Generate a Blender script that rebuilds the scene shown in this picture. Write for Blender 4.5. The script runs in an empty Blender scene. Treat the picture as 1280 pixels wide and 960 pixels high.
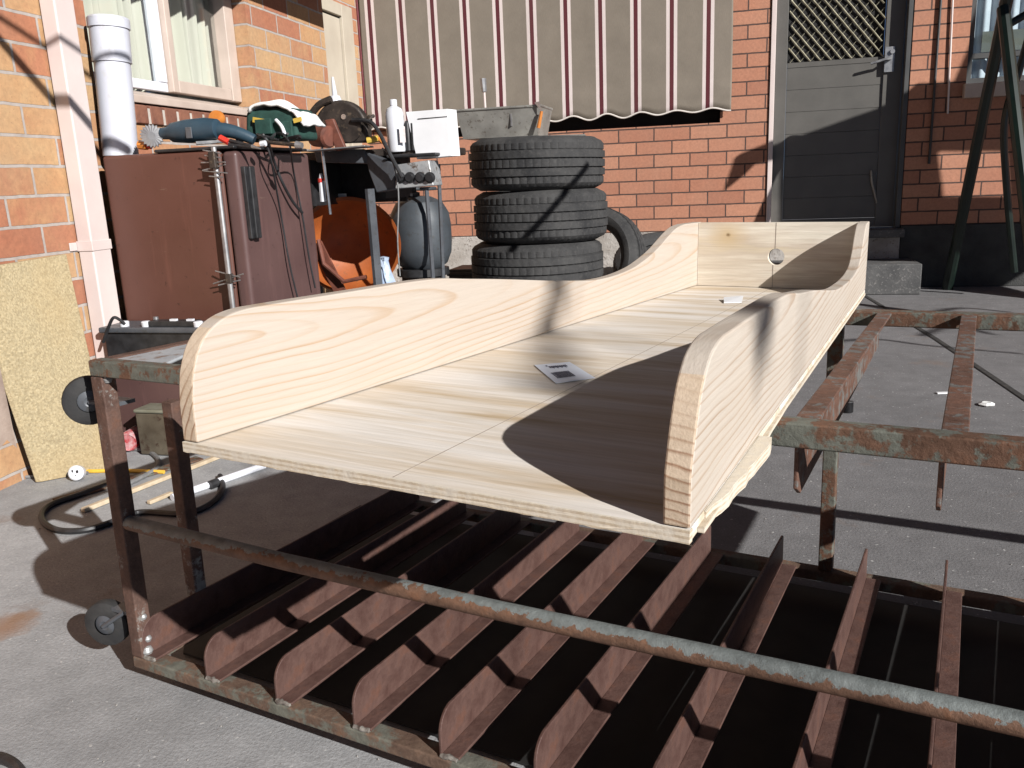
import bpy, bmesh, math, random
from mathutils import Vector, Matrix
random.seed(7)
sc = bpy.context.scene
col = sc.collection
R = math.radians

# ------------------------------------------------------------------ camera, sky, sun, exposure
CAM = Vector((0, 0, 0.8))
FOC = 1061.75
def cam_axes(yaw, pitch, roll):
    r = Vector((math.cos(yaw), math.sin(yaw), 0)); f = Vector((-math.sin(yaw), math.cos(yaw), 0)); u = Vector((0, 0, 1))
    f2 = f * math.cos(pitch) - u * math.sin(pitch); u2 = u * math.cos(pitch) + f * math.sin(pitch)
    return r * math.cos(roll) + u2 * math.sin(roll), u2 * math.cos(roll) - r * math.sin(roll), f2
AX, AU, AF = cam_axes(.2599, .2371, -.0424)
cd = bpy.data.cameras.new('camera'); cam = bpy.data.objects.new('camera', cd); col.objects.link(cam)
cd.sensor_width = 36; cd.lens = FOC / 1280 * 36; cd.clip_start = .02; cd.clip_end = 500
mw = Matrix.Identity(4)
for i in range(3):
    mw[i][0], mw[i][1], mw[i][2], mw[i][3] = AX[i], AU[i], -AF[i], CAM[i]
cam.matrix_world = mw
sc.camera = cam

w = bpy.data.worlds.new('World'); sc.world = w; w.use_nodes = True
wn = w.node_tree.nodes; wl = w.node_tree.links
bg = wn['Background']; sky = wn.new('ShaderNodeTexSky'); sky.sky_type = 'NISHITA'; sky.sun_disc = False
LX, LY = 1.575, 1.19
LDIR = Vector((-LX, LY, -1.0)).normalized()          # direction the sunlight travels
sky.sun_elevation = math.asin(-LDIR.z); sky.sun_rotation = math.atan2(-LDIR.x, -LDIR.y)
sky.air_density = .22; sky.dust_density = .12; sky.ozone_density = .3; sky.altitude = 1500
bg.inputs['Strength'].default_value = .05
wl.new(sky.outputs[0], bg.inputs['Color'])
sd = bpy.data.lights.new('sun', 'SUN'); sd.energy = 5.0; sd.angle = R(.45); sd.color = (1, .98, .955)
sun = bpy.data.objects.new('sun', sd); col.objects.link(sun)
sun.rotation_mode = 'QUATERNION'; sun.rotation_quaternion = LDIR.to_track_quat('-Z', 'Y'); sun.location = (6, -4, 8)
sc.view_settings.view_transform = 'Standard'; sc.view_settings.look = 'None'
sc.view_settings.exposure = 0.47; sc.view_settings.gamma = 1.0
sc.cycles.diffuse_bounces = 1; sc.cycles.glossy_bounces = 2

# ------------------------------------------------------------------ helpers: where a picture point lies at a known depth
def ray(px, py): return AX * ((px - 640) / FOC) + AU * (-(py - 480) / FOC) + AF
def at(px, py, Y): d = ray(px, py); return CAM + d * (Y / d.y)
def atX(px, py, X): d = ray(px, py); return CAM + d * (X / d.x)
def gnd(px, py, z=0.0): d = ray(px, py); return CAM + d * ((z - .8) / d.z)

# ------------------------------------------------------------------ helpers: things and parts
MT = {}
def key(o): return o.name
def thing(name, label, cat, loc=(0, 0, 0), group=None, mtx=None):
    o = bpy.data.objects.new(name, None); col.objects.link(o)
    m = mtx.copy() if mtx is not None else Matrix.Translation(Vector(loc))
    o.matrix_world = m; MT[o.name] = m; o.empty_display_size = .1
    o['label'] = label; o['category'] = cat
    if group: o['group'] = group
    return o
def tag(o, label, cat, group=None):
    o['label'] = label; o['category'] = cat
    if group: o['group'] = group
    return o
class MB:
    def __init__(s): s.bm = bmesh.new()
    def poly(s, pts): return s.bm.faces.new([s.bm.verts.new(Vector(p)) for p in pts])
    def box(s, c, size, m=None, taper=1.0):
        hx, hy, hz = [v / 2 for v in size]; c = Vector(c); vs = []
        for z in (-hz, hz):
            k = taper if z > 0 else 1
            for x, y in ((-hx, -hy), (hx, -hy), (hx, hy), (-hx, hy)):
                v = Vector((x * k, y * k, z)); v = (m @ v) if m is not None else v
                vs.append(s.bm.verts.new(c + v))
        for f in ((3, 2, 1, 0), (4, 5, 6, 7), (0, 1, 5, 4), (1, 2, 6, 5), (2, 3, 7, 6), (3, 0, 4, 7)): s.bm.faces.new([vs[i] for i in f])
        return s
    def span(s, x0, x1, y0, y1, z0, z1): return s.box(((x0 + x1) / 2, (y0 + y1) / 2, (z0 + z1) / 2), (x1 - x0, y1 - y0, z1 - z0))
    def prism(s, pts, d):                                   # planar polygon (3D points) pushed along vector d
        d = Vector(d); a = [s.bm.verts.new(Vector(p)) for p in pts]; b = [s.bm.verts.new(Vector(p) + d) for p in pts]
        n = len(pts); s.bm.faces.new(a[::-1]); s.bm.faces.new(b)
        for i in range(n): s.bm.faces.new((a[i], a[(i + 1) % n], b[(i + 1) % n], b[i]))
        return s
    def tube(s, pts, r, seg=10, close=False, cap=True):
        pts = [Vector(p) for p in pts]; n = len(pts); rings = []
        rr = r if isinstance(r, (list, tuple)) else [r] * n
        up = None
        for i, p in enumerate(pts):
            if close: t = (pts[(i + 1) % n] - pts[i - 1]).normalized()
            else: t = (pts[min(i + 1, n - 1)] - pts[max(i - 1, 0)]).normalized()
            if up is None: up = t.orthogonal().normalized()
            up = (up - t * up.dot(t))
            up = up.normalized() if up.length > 1e-6 else t.orthogonal().normalized()
            b = t.cross(up)
            rings.append([s.bm.verts.new(p + (up * math.cos(k * 2 * math.pi / seg) + b * math.sin(k * 2 * math.pi / seg)) * rr[i]) for k in range(seg)])
        for i in range(n if close else n - 1):
            a, b = rings[i], rings[(i + 1) % n]
            for k in range(seg): s.bm.faces.new((a[k], a[(k + 1) % seg], b[(k + 1) % seg], b[k]))
        if cap and not close: s.bm.faces.new(rings[0][::-1]); s.bm.faces.new(rings[-1])
        return s
    def lathe(s, prof, o=(0, 0, 0), axis=(0, 0, 1), seg=32, mod=None):   # prof: (radius, height along axis)
        ax = Vector(axis).normalized(); u = ax.orthogonal().normalized(); v = ax.cross(u); o = Vector(o); rings = []
        for j, (r, h) in enumerate(prof):
            if r < 1e-6: rings.append([s.bm.verts.new(o + ax * h)]); continue
            ring = []
            for k in range(seg):
                a = 2 * math.pi * k / seg; q = r + (mod(j, k) if mod else 0)
                ring.append(s.bm.verts.new(o + ax * h + (u * math.cos(a) + v * math.sin(a)) * q))
            rings.append(ring)
        for a, b in zip(rings, rings[1:]):
            for k in range(seg):
                k2 = (k + 1) % seg
                if len(a) == 1 and len(b) == 1: break
                if len(a) == 1: s.bm.faces.new((a[0], b[k2], b[k]))
                elif len(b) == 1: s.bm.faces.new((a[k], a[k2], b[0]))
                else: s.bm.faces.new((a[k], a[k2], b[k2], b[k]))
        return s
    def grid(s, f, nu, nv):
        g = [[s.bm.verts.new(Vector(f(i / nu, j / nv))) for j in range(nv + 1)] for i in range(nu + 1)]
        for i in range(nu):
            for j in range(nv): s.bm.faces.new((g[i][j], g[i + 1][j], g[i + 1][j + 1], g[i][j + 1]))
        return s
    def build(s, name, m, parent=None, local=False, smooth=False, bevel=0, seg=2, ang=35):
        bm = s.bm; bmesh.ops.recalc_face_normals(bm, faces=bm.faces)
        if parent is not None and not local and parent.name in MT: bm.transform(MT[parent.name].inverted())
        me = bpy.data.meshes.new(name); bm.to_mesh(me); bm.free()
        o = bpy.data.objects.new(name, me); col.objects.link(o); me.materials.append(m)
        if parent is not None: o.parent = parent; MT[o.name] = MT.get(parent.name, Matrix.Identity(4))
        else: MT[o.name] = Matrix.Identity(4)
        if smooth:
            for p in me.polygons: p.use_smooth = True
            es = o.modifiers.new('split', 'EDGE_SPLIT'); es.split_angle = R(ang)
        if bevel:
            b = o.modifiers.new('bevel', 'BEVEL'); b.width = bevel; b.segments = seg; b.limit_method = 'ANGLE'; b.angle_limit = R(40)
            for p in me.polygons: p.use_smooth = True
            if not smooth:
                wn_ = o.modifiers.new('wn', 'WEIGHTED_NORMAL'); wn_.keep_sharp = False
        return o
def copyobj(o, parent=None, mtx=None):
    c = o.copy(); col.objects.link(c)
    if parent: c.parent = parent
    if mtx is not None: c.matrix_world = mtx
    for ch in list(o.children):
        copyobj(ch, c)
    return c
def curve(pts, n=8):                                         # Catmull-Rom through points
    P = [Vector(p) for p in pts]; out = []
    for i in range(len(P) - 1):
        p0, p1, p2, p3 = P[max(i - 1, 0)], P[i], P[i + 1], P[min(i + 2, len(P) - 1)]
        for k in range(n):
            t = k / n
            out.append(.5 * ((2 * p1) + (p2 - p0) * t + (2 * p0 - 5 * p1 + 4 * p2 - p3) * t * t + (3 * p1 - p0 - 3 * p2 + p3) * t ** 3))
    return out + [P[-1]]
def rotm(rx, ry, rz): return (Matrix.Rotation(rz, 3, 'Z') @ Matrix.Rotation(ry, 3, 'Y') @ Matrix.Rotation(rx, 3, 'X'))

# ------------------------------------------------------------------ materials
class NT:
    def __init__(s, name):
        s.m = bpy.data.materials.new(name); s.m.use_nodes = True; s.n = s.m.node_tree.nodes; s.l = s.m.node_tree.links
        s.p = s.n['Principled BSDF']; s._tc = None
    def tc(s, which='Object'):
        if s._tc is None: s._tc = s.n.new('ShaderNodeTexCoord')
        return s._tc.outputs[which]
    def node(s, t, ins=None, **kw):
        x = s.n.new(t)
        for k, v in kw.items(): setattr(x, k, v)
        for k, v in (ins or {}).items():
            if hasattr(v, 'links') or isinstance(v, bpy.types.NodeSocket): s.l.new(v, x.inputs[k])
            else: x.inputs[k].default_value = v
        return x
    def map(s, scale=(1, 1, 1), loc=(0, 0, 0), rot=(0, 0, 0), vec=None):
        return s.node('ShaderNodeMapping', {'Vector': vec or s.tc(), 'Scale': scale, 'Location': loc, 'Rotation': rot}).outputs[0]
    def noise(s, scale, detail=4, rough=.55, vec=None, dist=0):
        return s.node('ShaderNodeTexNoise', {'Vector': vec or s.tc(), 'Scale': scale, 'Detail': detail, 'Roughness': rough, 'Distortion': dist}).outputs['Fac']
    def math(s, op, a, b=0.0, clamp=False): return s.node('ShaderNodeMath', {0: a, 1: b}, operation=op, use_clamp=clamp).outputs[0]
    def ramp(s, fac, stops, interp='LINEAR'):
        r = s.n.new('ShaderNodeValToRGB'); s.l.new(fac, r.inputs[0]); cr = r.color_ramp; cr.interpolation = interp
        while len(cr.elements) < len(stops): cr.elements.new(.5)
        for e, (p, c) in zip(cr.elements, stops): e.position = p; e.color = (c[0], c[1], c[2], 1) if not isinstance(c, (int, float)) else (c, c, c, 1)
        return r.outputs[0]
    def mix(s, fac, a, b, blend='MIX'):
        x = s.n.new('ShaderNodeMix'); x.data_type = 'RGBA'; x.blend_type = blend
        for i, v in ((0, fac), (6, a), (7, b)):
            if isinstance(v, bpy.types.NodeSocket): s.l.new(v, x.inputs[i])
            else: x.inputs[i].default_value = v if i == 0 else ((v[0], v[1], v[2], 1))
        return x.outputs[2]
    def out(s, color=None, rough=None, metal=None, bump=None, bd=.005, spec=None):
        def put(k, v):
            if v is None: return
            if isinstance(v, bpy.types.NodeSocket): s.l.new(v, s.p.inputs[k])
            else: s.p.inputs[k].default_value = (v[0], v[1], v[2], 1) if isinstance(v, tuple) else v
        put('Base Color', color); put('Roughness', rough); put('Metallic', metal); put('Specular IOR Level', spec)
        if bump is not None:
            b = s.node('ShaderNodeBump', {'Height': bump, 'Strength': 1.0, 'Distance': bd}); s.l.new(b.outputs[0], s.p.inputs['Normal'])
        return s.m
def vary(name, c1, c2, scale=20, rough=.6, metal=0, bump=0, c3=None, sc3=90, rough2=None, spec=None, lo=.35, hi=.65):
    t = NT(name); n = t.noise(scale, 6); c = t.ramp(n, [(lo, c1), (hi, c2)])
    if c3: c = t.mix(t.ramp(t.noise(sc3, 5, .7), [(.56, 0), (.66, 1)]), c, c3)
    r = rough if rough2 is None else t.node('ShaderNodeMapRange', {0: n, 1: .3, 2: .7, 3: rough, 4: rough2}).outputs[0]
    return t.out(c, r, metal, t.noise(sc3, 4) if bump else None, bump, spec)

def brick_mat(name, axes, z0, x0, stops, mortar, bw=.24, dark=0):
    t = NT(name)
    sep = t.node('ShaderNodeSeparateXYZ', {0: t.tc()})
    ux = t.math('SUBTRACT', sep.outputs[axes], x0); uz = t.math('SUBTRACT', sep.outputs[2], z0)
    v = t.node('ShaderNodeCombineXYZ', {0: ux, 1: uz}).outputs[0]
    wob = t.noise(14, 4, .65); v2 = t.node('ShaderNodeVectorMath', {0: v, 1: t.node('ShaderNodeCombineXYZ', {0: t.math('MULTIPLY', t.math('SUBTRACT', wob, .5), .006), 1: t.math('MULTIPLY', t.math('SUBTRACT', wob, .5), .007)}).outputs[0]}, operation='ADD').outputs[0]
    b = t.node('ShaderNodeTexBrick', {'Vector': v2, 'Color1': (0, 0, 0, 1), 'Color2': (1, 1, 1, 1), 'Mortar': (.5, .5, .5, 1), 'Scale': 1.0,
               'Mortar Size': .0048, 'Mortar Smooth': .12, 'Bias': 0.0, 'Brick Width': bw, 'Row Height': .0864}, offset=.5)
    tint = t.node('ShaderNodeSeparateColor', {0: b.outputs['Color']}).outputs[0]
    fine = t.noise(55, 6, .65); big = t.noise(3.2, 3)
    tw = t.math('ADD', tint, t.math('MULTIPLY', t.math('SUBTRACT', t.noise(14, 4), .5), .35))
    c = t.ramp(tw, stops)
    c = t.mix(.35, c, t.ramp(fine, [(.3, (.45, .45, .45)), (.7, (1.25, 1.2, 1.15))]), 'MULTIPLY')
    c = t.mix(t.ramp(t.noise(120, 3, .7), [(.62, 0), (.70, .55)]), c, (.16, .075, .045))
    c = t.mix(t.ramp(big, [(.35, 0), (.75, .22)]), c, (.30, .20, .15))
    mc = t.mix(t.ramp(t.noise(30, 5), [(.3, 0), (.7, 1)]), mortar[0], mortar[1])
    full = t.mix(b.outputs['Fac'], c, mc)
    h = t.math('ADD', t.math('MULTIPLY', b.outputs['Fac'], -1.0), t.math('MULTIPLY', fine, .22))
    return t.out(full, .88, 0, h, .006)

mat_back_brick = brick_mat('red_brick', 0, .4, .02, [(0, (.37, .158, .098)), (.35, (.43, .192, .118)), (.7, (.48, .228, .142)), (1, (.40, .172, .105))], ((.055, .033, .028), (.10, .06, .048)))
mat_left_brick = brick_mat('orange_brick', 1, .635, .06, [(0, (.37, .14, .078)), (.22, (.43, .18, .096)), (.40, (.49, .27, .13)), (.60, (.52, .335, .175)), (.8, (.49, .28, .14)), (1, (.39, .15, .083))], ((.34, .29, .26), (.46, .41, .37)))
def concrete():
    t = NT('concrete'); a = t.noise(1.3, 6, .6); b = t.noise(14, 6, .65); f = t.noise(160, 3, .7)
    c = t.ramp(a, [(.3, (.285, .288, .292)), (.7, (.38, .383, .388))])
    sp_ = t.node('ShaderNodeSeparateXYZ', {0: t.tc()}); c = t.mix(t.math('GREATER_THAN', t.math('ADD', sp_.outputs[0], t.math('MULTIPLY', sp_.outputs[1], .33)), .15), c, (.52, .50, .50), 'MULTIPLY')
    c = t.mix(.5, c, t.ramp(b, [(.3, (.62, .62, .62)), (.7, (1.25, 1.25, 1.25))]), 'MULTIPLY')
    c = t.mix(.5, c, t.ramp(f, [(.3, (.6, .6, .6)), (.7, (1.3, 1.3, 1.3))]), 'MULTIPLY')
    c = t.mix(t.ramp(t.noise(95, 2, .5), [(.68, 0), (.73, .8)]), c, (.55, .54, .52))
    c = t.mix(t.ramp(t.noise(2.6, 5, .7, t.map((1, 1, 1), (3.1, 7.7, 0))), [(.60, 0), (.72, .55)]), c, (.19, .12, .08))
    c = t.mix(t.ramp(t.noise(.7, 4, .6, t.map((1, 1, 1), (9, 2, 0))), [(.5, 0), (.7, .4)]), c, (.12, .115, .115))
    for (px, py, rr_, cc) in ((4, 784, .045, (.26, .13, .06)), (30, 770, .02, (.24, .14, .08)), (880, 590, .05, (.20, .13, .085)), (15, 1010, .05, (.10, .09, .085))):
        q = gnd(px, py); d = t.node('ShaderNodeVectorMath', {0: t.tc(), 1: (q.x, q.y, 0)}, operation='DISTANCE').outputs['Value']
        d = t.math('ADD', d, t.math('MULTIPLY', t.math('SUBTRACT', t.noise(22, 4), .5), rr_ * 1.6))
        c = t.mix(t.math('MULTIPLY', t.ramp(d, [(0, 1), (rr_, .7), (rr_ * 1.5, 0)]), .75), c, cc)
    return t.out(c, .85, 0, t.math('ADD', f, t.math('MULTIPLY', b, .6)), .0016)
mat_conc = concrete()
mat_footing = vary('rough_render', (.30, .27, .24), (.44, .41, .38), 6, .9, 0, .006, (.16, .13, .11), 40)
mat_joint = vary('joint_filler', (.02, .02, .02), (.05, .045, .04), 40, .9)

def pine(name, dark, pale, freq, z0, tilt, d0, dk, seed=0, wob=.006, contrast=1.0):
    # flat-sawn board: the face cuts growth rings whose pith runs nearly along y
    t = NT(name); sep = t.node('ShaderNodeSeparateXYZ', {0: t.tc()})
    n1 = t.math('SUBTRACT', t.noise(1, 2, .5, t.map((4, 2.2, 4), (seed, seed, 0))), .5)
    n2 = t.math('SUBTRACT', t.noise(1, 3, .55, t.map((18, 5, 18), (seed, 0, seed))), .5)
    zz = t.math('ADD', t.math('SUBTRACT', sep.outputs[2], z0), t.math('MULTIPLY', sep.outputs[1], -tilt))
    zz = t.math('ADD', zz, t.math('MULTIPLY', n1, .05))
    dd = t.math('ADD', t.math('ADD', t.math('MULTIPLY', sep.outputs[1], dk), d0), t.math('ABSOLUTE', t.math('MULTIPLY', sep.outputs[0], .0)))
    dd = t.math('ADD', dd, t.math('MULTIPLY', n1, .03))
    r = t.math('SQRT', t.math('ADD', t.math('MULTIPLY', zz, zz), t.math('MULTIPLY', dd, dd)))
    r = t.math('ADD', r, t.math('MULTIPLY', n2, wob))
    h = t.math('MULTIPLY', r, freq); fr = t.math('FRACT', h)
    line = t.ramp(fr, [(0, .05), (.35, 0), (.66, .12), (.86, .8), (.93, 1), (.985, .25), (1, .05)])
    per = t.node('ShaderNodeTexWhiteNoise', {'W': t.math('FLOOR', h)}, noise_dimensions='1D').outputs['Value']
    amt = t.math('MULTIPLY', t.math('ADD', t.math('MULTIPLY', per, .8), .2), t.ramp(t.noise(1, 3, .5, t.map((5, 3, 14), (seed * 2, 1, 0))), [(.3, .35 * contrast), (.7, contrast)]))
    c = t.mix(t.math('MULTIPLY', line, amt), pale, dark)
    c = t.mix(.5, c, t.ramp(t.noise(1, 5, .7, t.map((240, 6, 240))), [(.3, (.88, .86, .83)), (.7, (1.07, 1.06, 1.05))]), 'MULTIPLY')
    c = t.mix(t.ramp(t.noise(1, 4, .6, t.map((9, 3, 14))), [(.5, 0), (.8, .35)]), c, tuple(v * k for v, k in zip(pale, (.92, .84, .74))))
    return t.out(c, .62, 0, t.noise(1, 4, .6, t.map((260, 12, 260))), .0005, .3)
mat_pine_l = pine('pine_board', (.39, .235, .115), (.49, .425, .362), 150, .090, .012, .006, .05, 0.0, .005, .85)
mat_pine_r = pine('pine_board_knotty', (.29, .165, .08), (.51, .452, .388), 150, .105, .018, .012, .035, 4.2, .009, 1.0)
def endgrain():
    t = NT('pine_end_grain'); sep = t.node('ShaderNodeSeparateXYZ', {0: t.tc()})
    r = t.node('ShaderNodeVectorMath', {0: t.node('ShaderNodeCombineXYZ', {0: t.math('SUBTRACT', sep.outputs[0], .20), 1: t.math('ADD', sep.outputs[2], .16)}).outputs[0]}, operation='LENGTH').outputs['Value']
    fr = t.math('FRACT', t.math('ADD', t.math('MULTIPLY', r, 135), t.math('MULTIPLY', t.noise(14, 3), 1.6)))
    line = t.ramp(fr, [(0, 0), (.62, .08), (.86, 1), (.95, .3), (1, 0)])
    fade = t.ramp(sep.outputs[2], [(.055, 1), (.085, .22)])
    c = t.mix(t.math('MULTIPLY', line, fade), (.57, .46, .35), (.25, .13, .075))
    c = t.mix(t.ramp(t.noise(40, 4), [(.4, 0), (.75, .5)]), c, (.50, .38, .25))
    c = t.mix(.5, c, t.ramp(t.noise(300, 3), [(.3, (.8, .78, .75)), (.7, (1.1, 1.1, 1.1))]), 'MULTIPLY')
    return t.out(c, .75, 0, t.noise(500, 2), .0003, .2)
mat_end = endgrain()
def ply(name, horiz=True, pale=(.75, .70, .645), tan=(.50, .385, .255), knot=None):
    t = NT(name); a = t.noise(1.0, 5, .6, t.map((2.6, 26, 26) if horiz else (26, 26, 3.0)), .3)
    b = t.noise(1.0, 4, .6, t.map((9, 190, 190) if horiz else (160, 160, 8)))
    d = t.noise(1.0, 3, .5, t.map((1.5, 7, 7), (2, 0, 0)))
    c = t.ramp(a, [(.42, pale), (.55, (.67, .59, .495)), (.68, tan)])
    c = t.mix(t.ramp(d, [(.46, 0), (.7, .6)]), c, (.58, .47, .34))
    c = t.mix(.6, c, t.ramp(b, [(.3, (.80, .78, .74)), (.65, (1.08, 1.07, 1.06))]), 'MULTIPLY')
    if knot:
        sep = t.node('ShaderNodeSeparateXYZ', {0: t.tc()})
        v = t.node('ShaderNodeCombineXYZ', {0: t.math('MULTIPLY', t.math('SUBTRACT', sep.outputs[0], knot[0]), .7), 1: t.math('SUBTRACT', sep.outputs[2], knot[1])}).outputs[0]
        d = t.math('ADD', t.node('ShaderNodeVectorMath', {0: v}, operation='LENGTH').outputs['Value'], t.math('MULTIPLY', t.math('SUBTRACT', t.noise(60, 3), .5), .006))
        c = t.mix(t.ramp(d, [(.004, .65), (.02, .3), (.034, 0)]), c, (.62, .44, .22)); c = t.mix(t.ramp(d, [(.0015, .9), (.004, 0)]), c, (.16, .09, .03))
    return t.out(c, .68, 0, b, .0006, .25)
mat_ply = ply('plywood_face'); mat_ply_back = ply('plywood_back', True, (.85, .80, .69), (.74, .64, .45), knot=(-.093, .118))
def plyedge():
    t = NT('plywood_edge'); sep = t.node('ShaderNodeSeparateXYZ', {0: t.tc()})
    c = t.ramp(t.math('FRACT', t.math('MULTIPLY', t.math('ADD', sep.outputs[2], t.math('MULTIPLY', t.noise(30, 3), .002)), 250)), [(.0, (.64, .57, .46)), (.5, (.62, .54, .43)), (.6, (.46, .37, .27)), (1, (.50, .42, .31))])
    c = t.mix(t.ramp(t.noise(60, 4, .7), [(.45, 0), (.65, .7)]), c, (.60, .55, .47))
    return t.out(c, .85, 0, t.noise(150, 4), .0006, .2)
mat_ply_edge = plyedge()

RUST1, RUST2 = (.075, .042, .034), (.13, .08, .064)
def rust(name, c1=RUST1, c2=RUST2, paint=None, lo=.5, hi=.56, zc=None, zk=0, rough=.72, pscale=18, fine=.55):
    t = NT(name); n = t.noise(26, 6, .65); f = t.noise(150, 4, .7)
    c = t.ramp(n, [(.32, c1), (.55, c2), (.75, (c2[0] * 1.25, c2[1] * 1.0, c2[2] * .8))])
    c = t.mix(fine, c, t.ramp(f, [(.3, (.6, .6, .6)), (.7, (1.25, 1.25, 1.25))]), 'MULTIPLY')
    if paint:
        p = t.math('ADD', t.noise(pscale, 6, .68), t.math('MULTIPLY', t.math('SUBTRACT', t.noise(4.5, 3, .5), .5), .55))
        p = t.math('ADD', p, t.math('MULTIPLY', t.math('SUBTRACT', t.noise(170, 3, .7), .5), .22))
        if zc is not None:
            sep = t.node('ShaderNodeSeparateXYZ', {0: t.tc()})
            p = t.math('ADD', p, t.math('MULTIPLY', t.math('SUBTRACT', sep.outputs[2], zc), zk))
        m = t.ramp(p, [(lo, 0), (hi, 1)])
        pc = t.mix(t.ramp(t.noise(60, 5), [(.35, 0), (.7, 1)]), paint, tuple(v * .62 for v in paint))
        c = t.mix(m, c, pc)
    return t.out(c, rough, .15, t.math('ADD', f, n), .0012, .35)
mat_rib = rust('rusty_angle_iron', (.078, .040, .033), (.122, .070, .058), rough=.5, fine=.3)
mat_rail = rust('rusty_painted_steel', (.085, .045, .028), (.145, .078, .05), (.15, .155, .13), .46, .53, pscale=42)
mat_rail_b = rust('worn_green_grey_steel', (.10, .062, .045), (.16, .105, .075), (.17, .17, .14), .47, .55)
mat_mid = rust('flaking_blue_grey_tube', (.10, .055, .036), (.175, .10, .066), (.195, .215, .21), .485, .51, .2535, 34, .55, 55)
mat_bar = rust('rusty_grey_crossbar', (.09, .046, .031), (.15, .08, .057), (.17, .165, .155), .49, .57, pscale=48)
mat_post = rust('rusty_post_steel', (.07, .04, .031), (.12, .07, .054), (.28, .27, .25), .54, .60, pscale=12)
mat_weld = vary('grey_weld', (.25, .25, .25), (.45, .45, .44), 60, .45, .4, .002)
mat_black = vary('black_plastic', (.012, .012, .013), (.028, .028, .03), 30, .5)
mat_rubber = vary('black_rubber', (.014, .014, .015), (.034, .033, .032), 22, .8, 0, .001)
def tyre_mat():
    t = NT('tyre_rubber'); n = t.noise(7, 5, .6); f = t.noise(70, 4, .7)
    c = t.ramp(n, [(.3, (.022, .022, .023)), (.7, (.058, .057, .056))])
    c = t.mix(t.ramp(f, [(.5, 0), (.75, .5)]), c, (.085, .08, .075))
    return t.out(c, .82, 0, f, .0015, .3)
mat_tyre = tyre_mat()
mat_white = vary('white_plastic', (.58, .59, .63), (.68, .69, .72), 9, .35)
mat_pvc = vary('white_pvc', (.52, .53, .59), (.59, .60, .66), 6, .4, 0, 0, (.50, .50, .52), 30)
mat_cream = vary('cream_painted_metal', (.60, .50, .47), (.66, .565, .53), 5, .5, 0, .0003)
mat_cream2 = vary('cream_painted_timber', (.46, .37, .31), (.55, .45, .385), 7, .55, 0, .0004)
mat_beige = vary('beige_painted_door', (.44, .38, .30), (.50, .44, .35), 5, .55)
mat_alu = vary('white_aluminium', (.62, .63, .68), (.74, .75, .8), 12, .4)
def enamel(name, a, b):
    t = NT(name); n = t.noise(4, 4); c = t.ramp(n, [(.3, a), (.7, b)])
    c = t.mix(t.ramp(t.noise(1, 4, .65, t.map((26, 26, 2.2))), [(.56, 0), (.75, .45)]), c, tuple(v * 1.7 for v in b))
    c = t.mix(t.ramp(t.noise(1, 5, .8, t.map((9, 9, 60))), [(.66, 0), (.70, .6)]), c, (.19, .13, .10))
    c = t.mix(t.ramp(t.noise(46, 5, .7), [(.64, 0), (.70, .7)]), c, tuple(v * .35 for v in a))
    return t.out(c, t.node('ShaderNodeMapRange', {0: n, 1: .3, 2: .7, 3: .35, 4: .6}).outputs[0], 0, t.noise(5, 2), .004)
mat_fridge = enamel('scuffed_brown_enamel', (.085, .034, .024), (.11, .044, .031))
mat_fridge_d = enamel('scuffed_brown_enamel_door', (.086, .047, .044), (.108, .058, .053))
mat_dark = vary('dark_void', (.006, .006, .006), (.012, .012, .012), 10, .9)
mat_chrome = vary('chromed_steel', (.45, .45, .46), (.62, .62, .62), 40, .25, .9)
mat_steel = vary('bare_steel', (.26, .26, .27), (.40, .40, .40), 30, .4, .7)
mat_bbq = vary('grey_enamel', (.06, .065, .075), (.10, .107, .118), 8, .45, .1, .0004, (.06, .06, .06), 60)
mat_gas = vary('grey_gas_bottle_paint', (.045, .052, .06), (.07, .08, .09), 6, .5, .1, .0004, (.05, .05, .05), 60)
mat_orange = vary('orange_tub_paint', (.27, .065, .014), (.38, .105, .022), 7, .55, 0, .001, (.22, .07, .02), 30)
mat_orange2 = vary('orange_plastic', (.48, .16, .03), (.58, .21, .04), 20, .4)
mat_yellow = vary('yellow_plastic', (.50, .33, .05), (.6, .42, .08), 20, .4)
mat_blue = vary('blue_tool_plastic', (.016, .036, .055), (.028, .058, .083), 14, .45, 0, .0004)
mat_red = vary('red_plastic', (.5, .03, .025), (.6, .05, .03), 20, .4)
mat_green = vary('green_canvas', (.008, .036, .028), (.016, .06, .047), 25, .8, 0, .001)
mat_cloth = vary('white_cloth', (.70, .70, .68), (.82, .82, .80), 15, .85, 0, .002)
mat_saw = vary('grimy_cast_metal', (.03, .024, .021), (.07, .055, .046), 18, .55, .4, .001, (.12, .09, .065), 50)
mat_rustred = vary('rusty_red_paint', (.10, .034, .022), (.18, .06, .038), 22, .6, 0, .001)
mat_paper = vary('white_card', (.70, .70, .71), (.78, .78, .79), 8, .6)
mat_tray = vary('dull_grey_tray', (.22, .21, .19), (.34, .33, .30), 9, .45, .35, .0006, (.14, .12, .1), 50)
mat_door = vary('grey_door_paint', (.088, .083, .075), (.108, .102, .092), 6, .5, .1, .0003)
mat_door_d = vary('charcoal_door_paint', (.05, .05, .05), (.07, .07, .068), 6, .5)
mat_mesh = vary('brassy_grille_metal', (.20, .185, .13), (.30, .28, .20), 30, .4, .5)
mat_fly = vary('dark_fly_screen', (.009, .008, .008), (.016, .014, .013), 30, .8)
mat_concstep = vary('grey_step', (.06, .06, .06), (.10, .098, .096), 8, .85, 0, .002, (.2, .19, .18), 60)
mat_greentube = vary('dark_green_tube', (.005, .010, .008), (.009, .018, .013), 12, .35, .1)
mat_cord_y = vary('yellow_cord', (.66, .38, .04), (.75, .46, .06), 60, .5)
mat_cord_g = vary('grey_cord', (.15, .15, .15), (.22, .22, .22), 60, .55)
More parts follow.
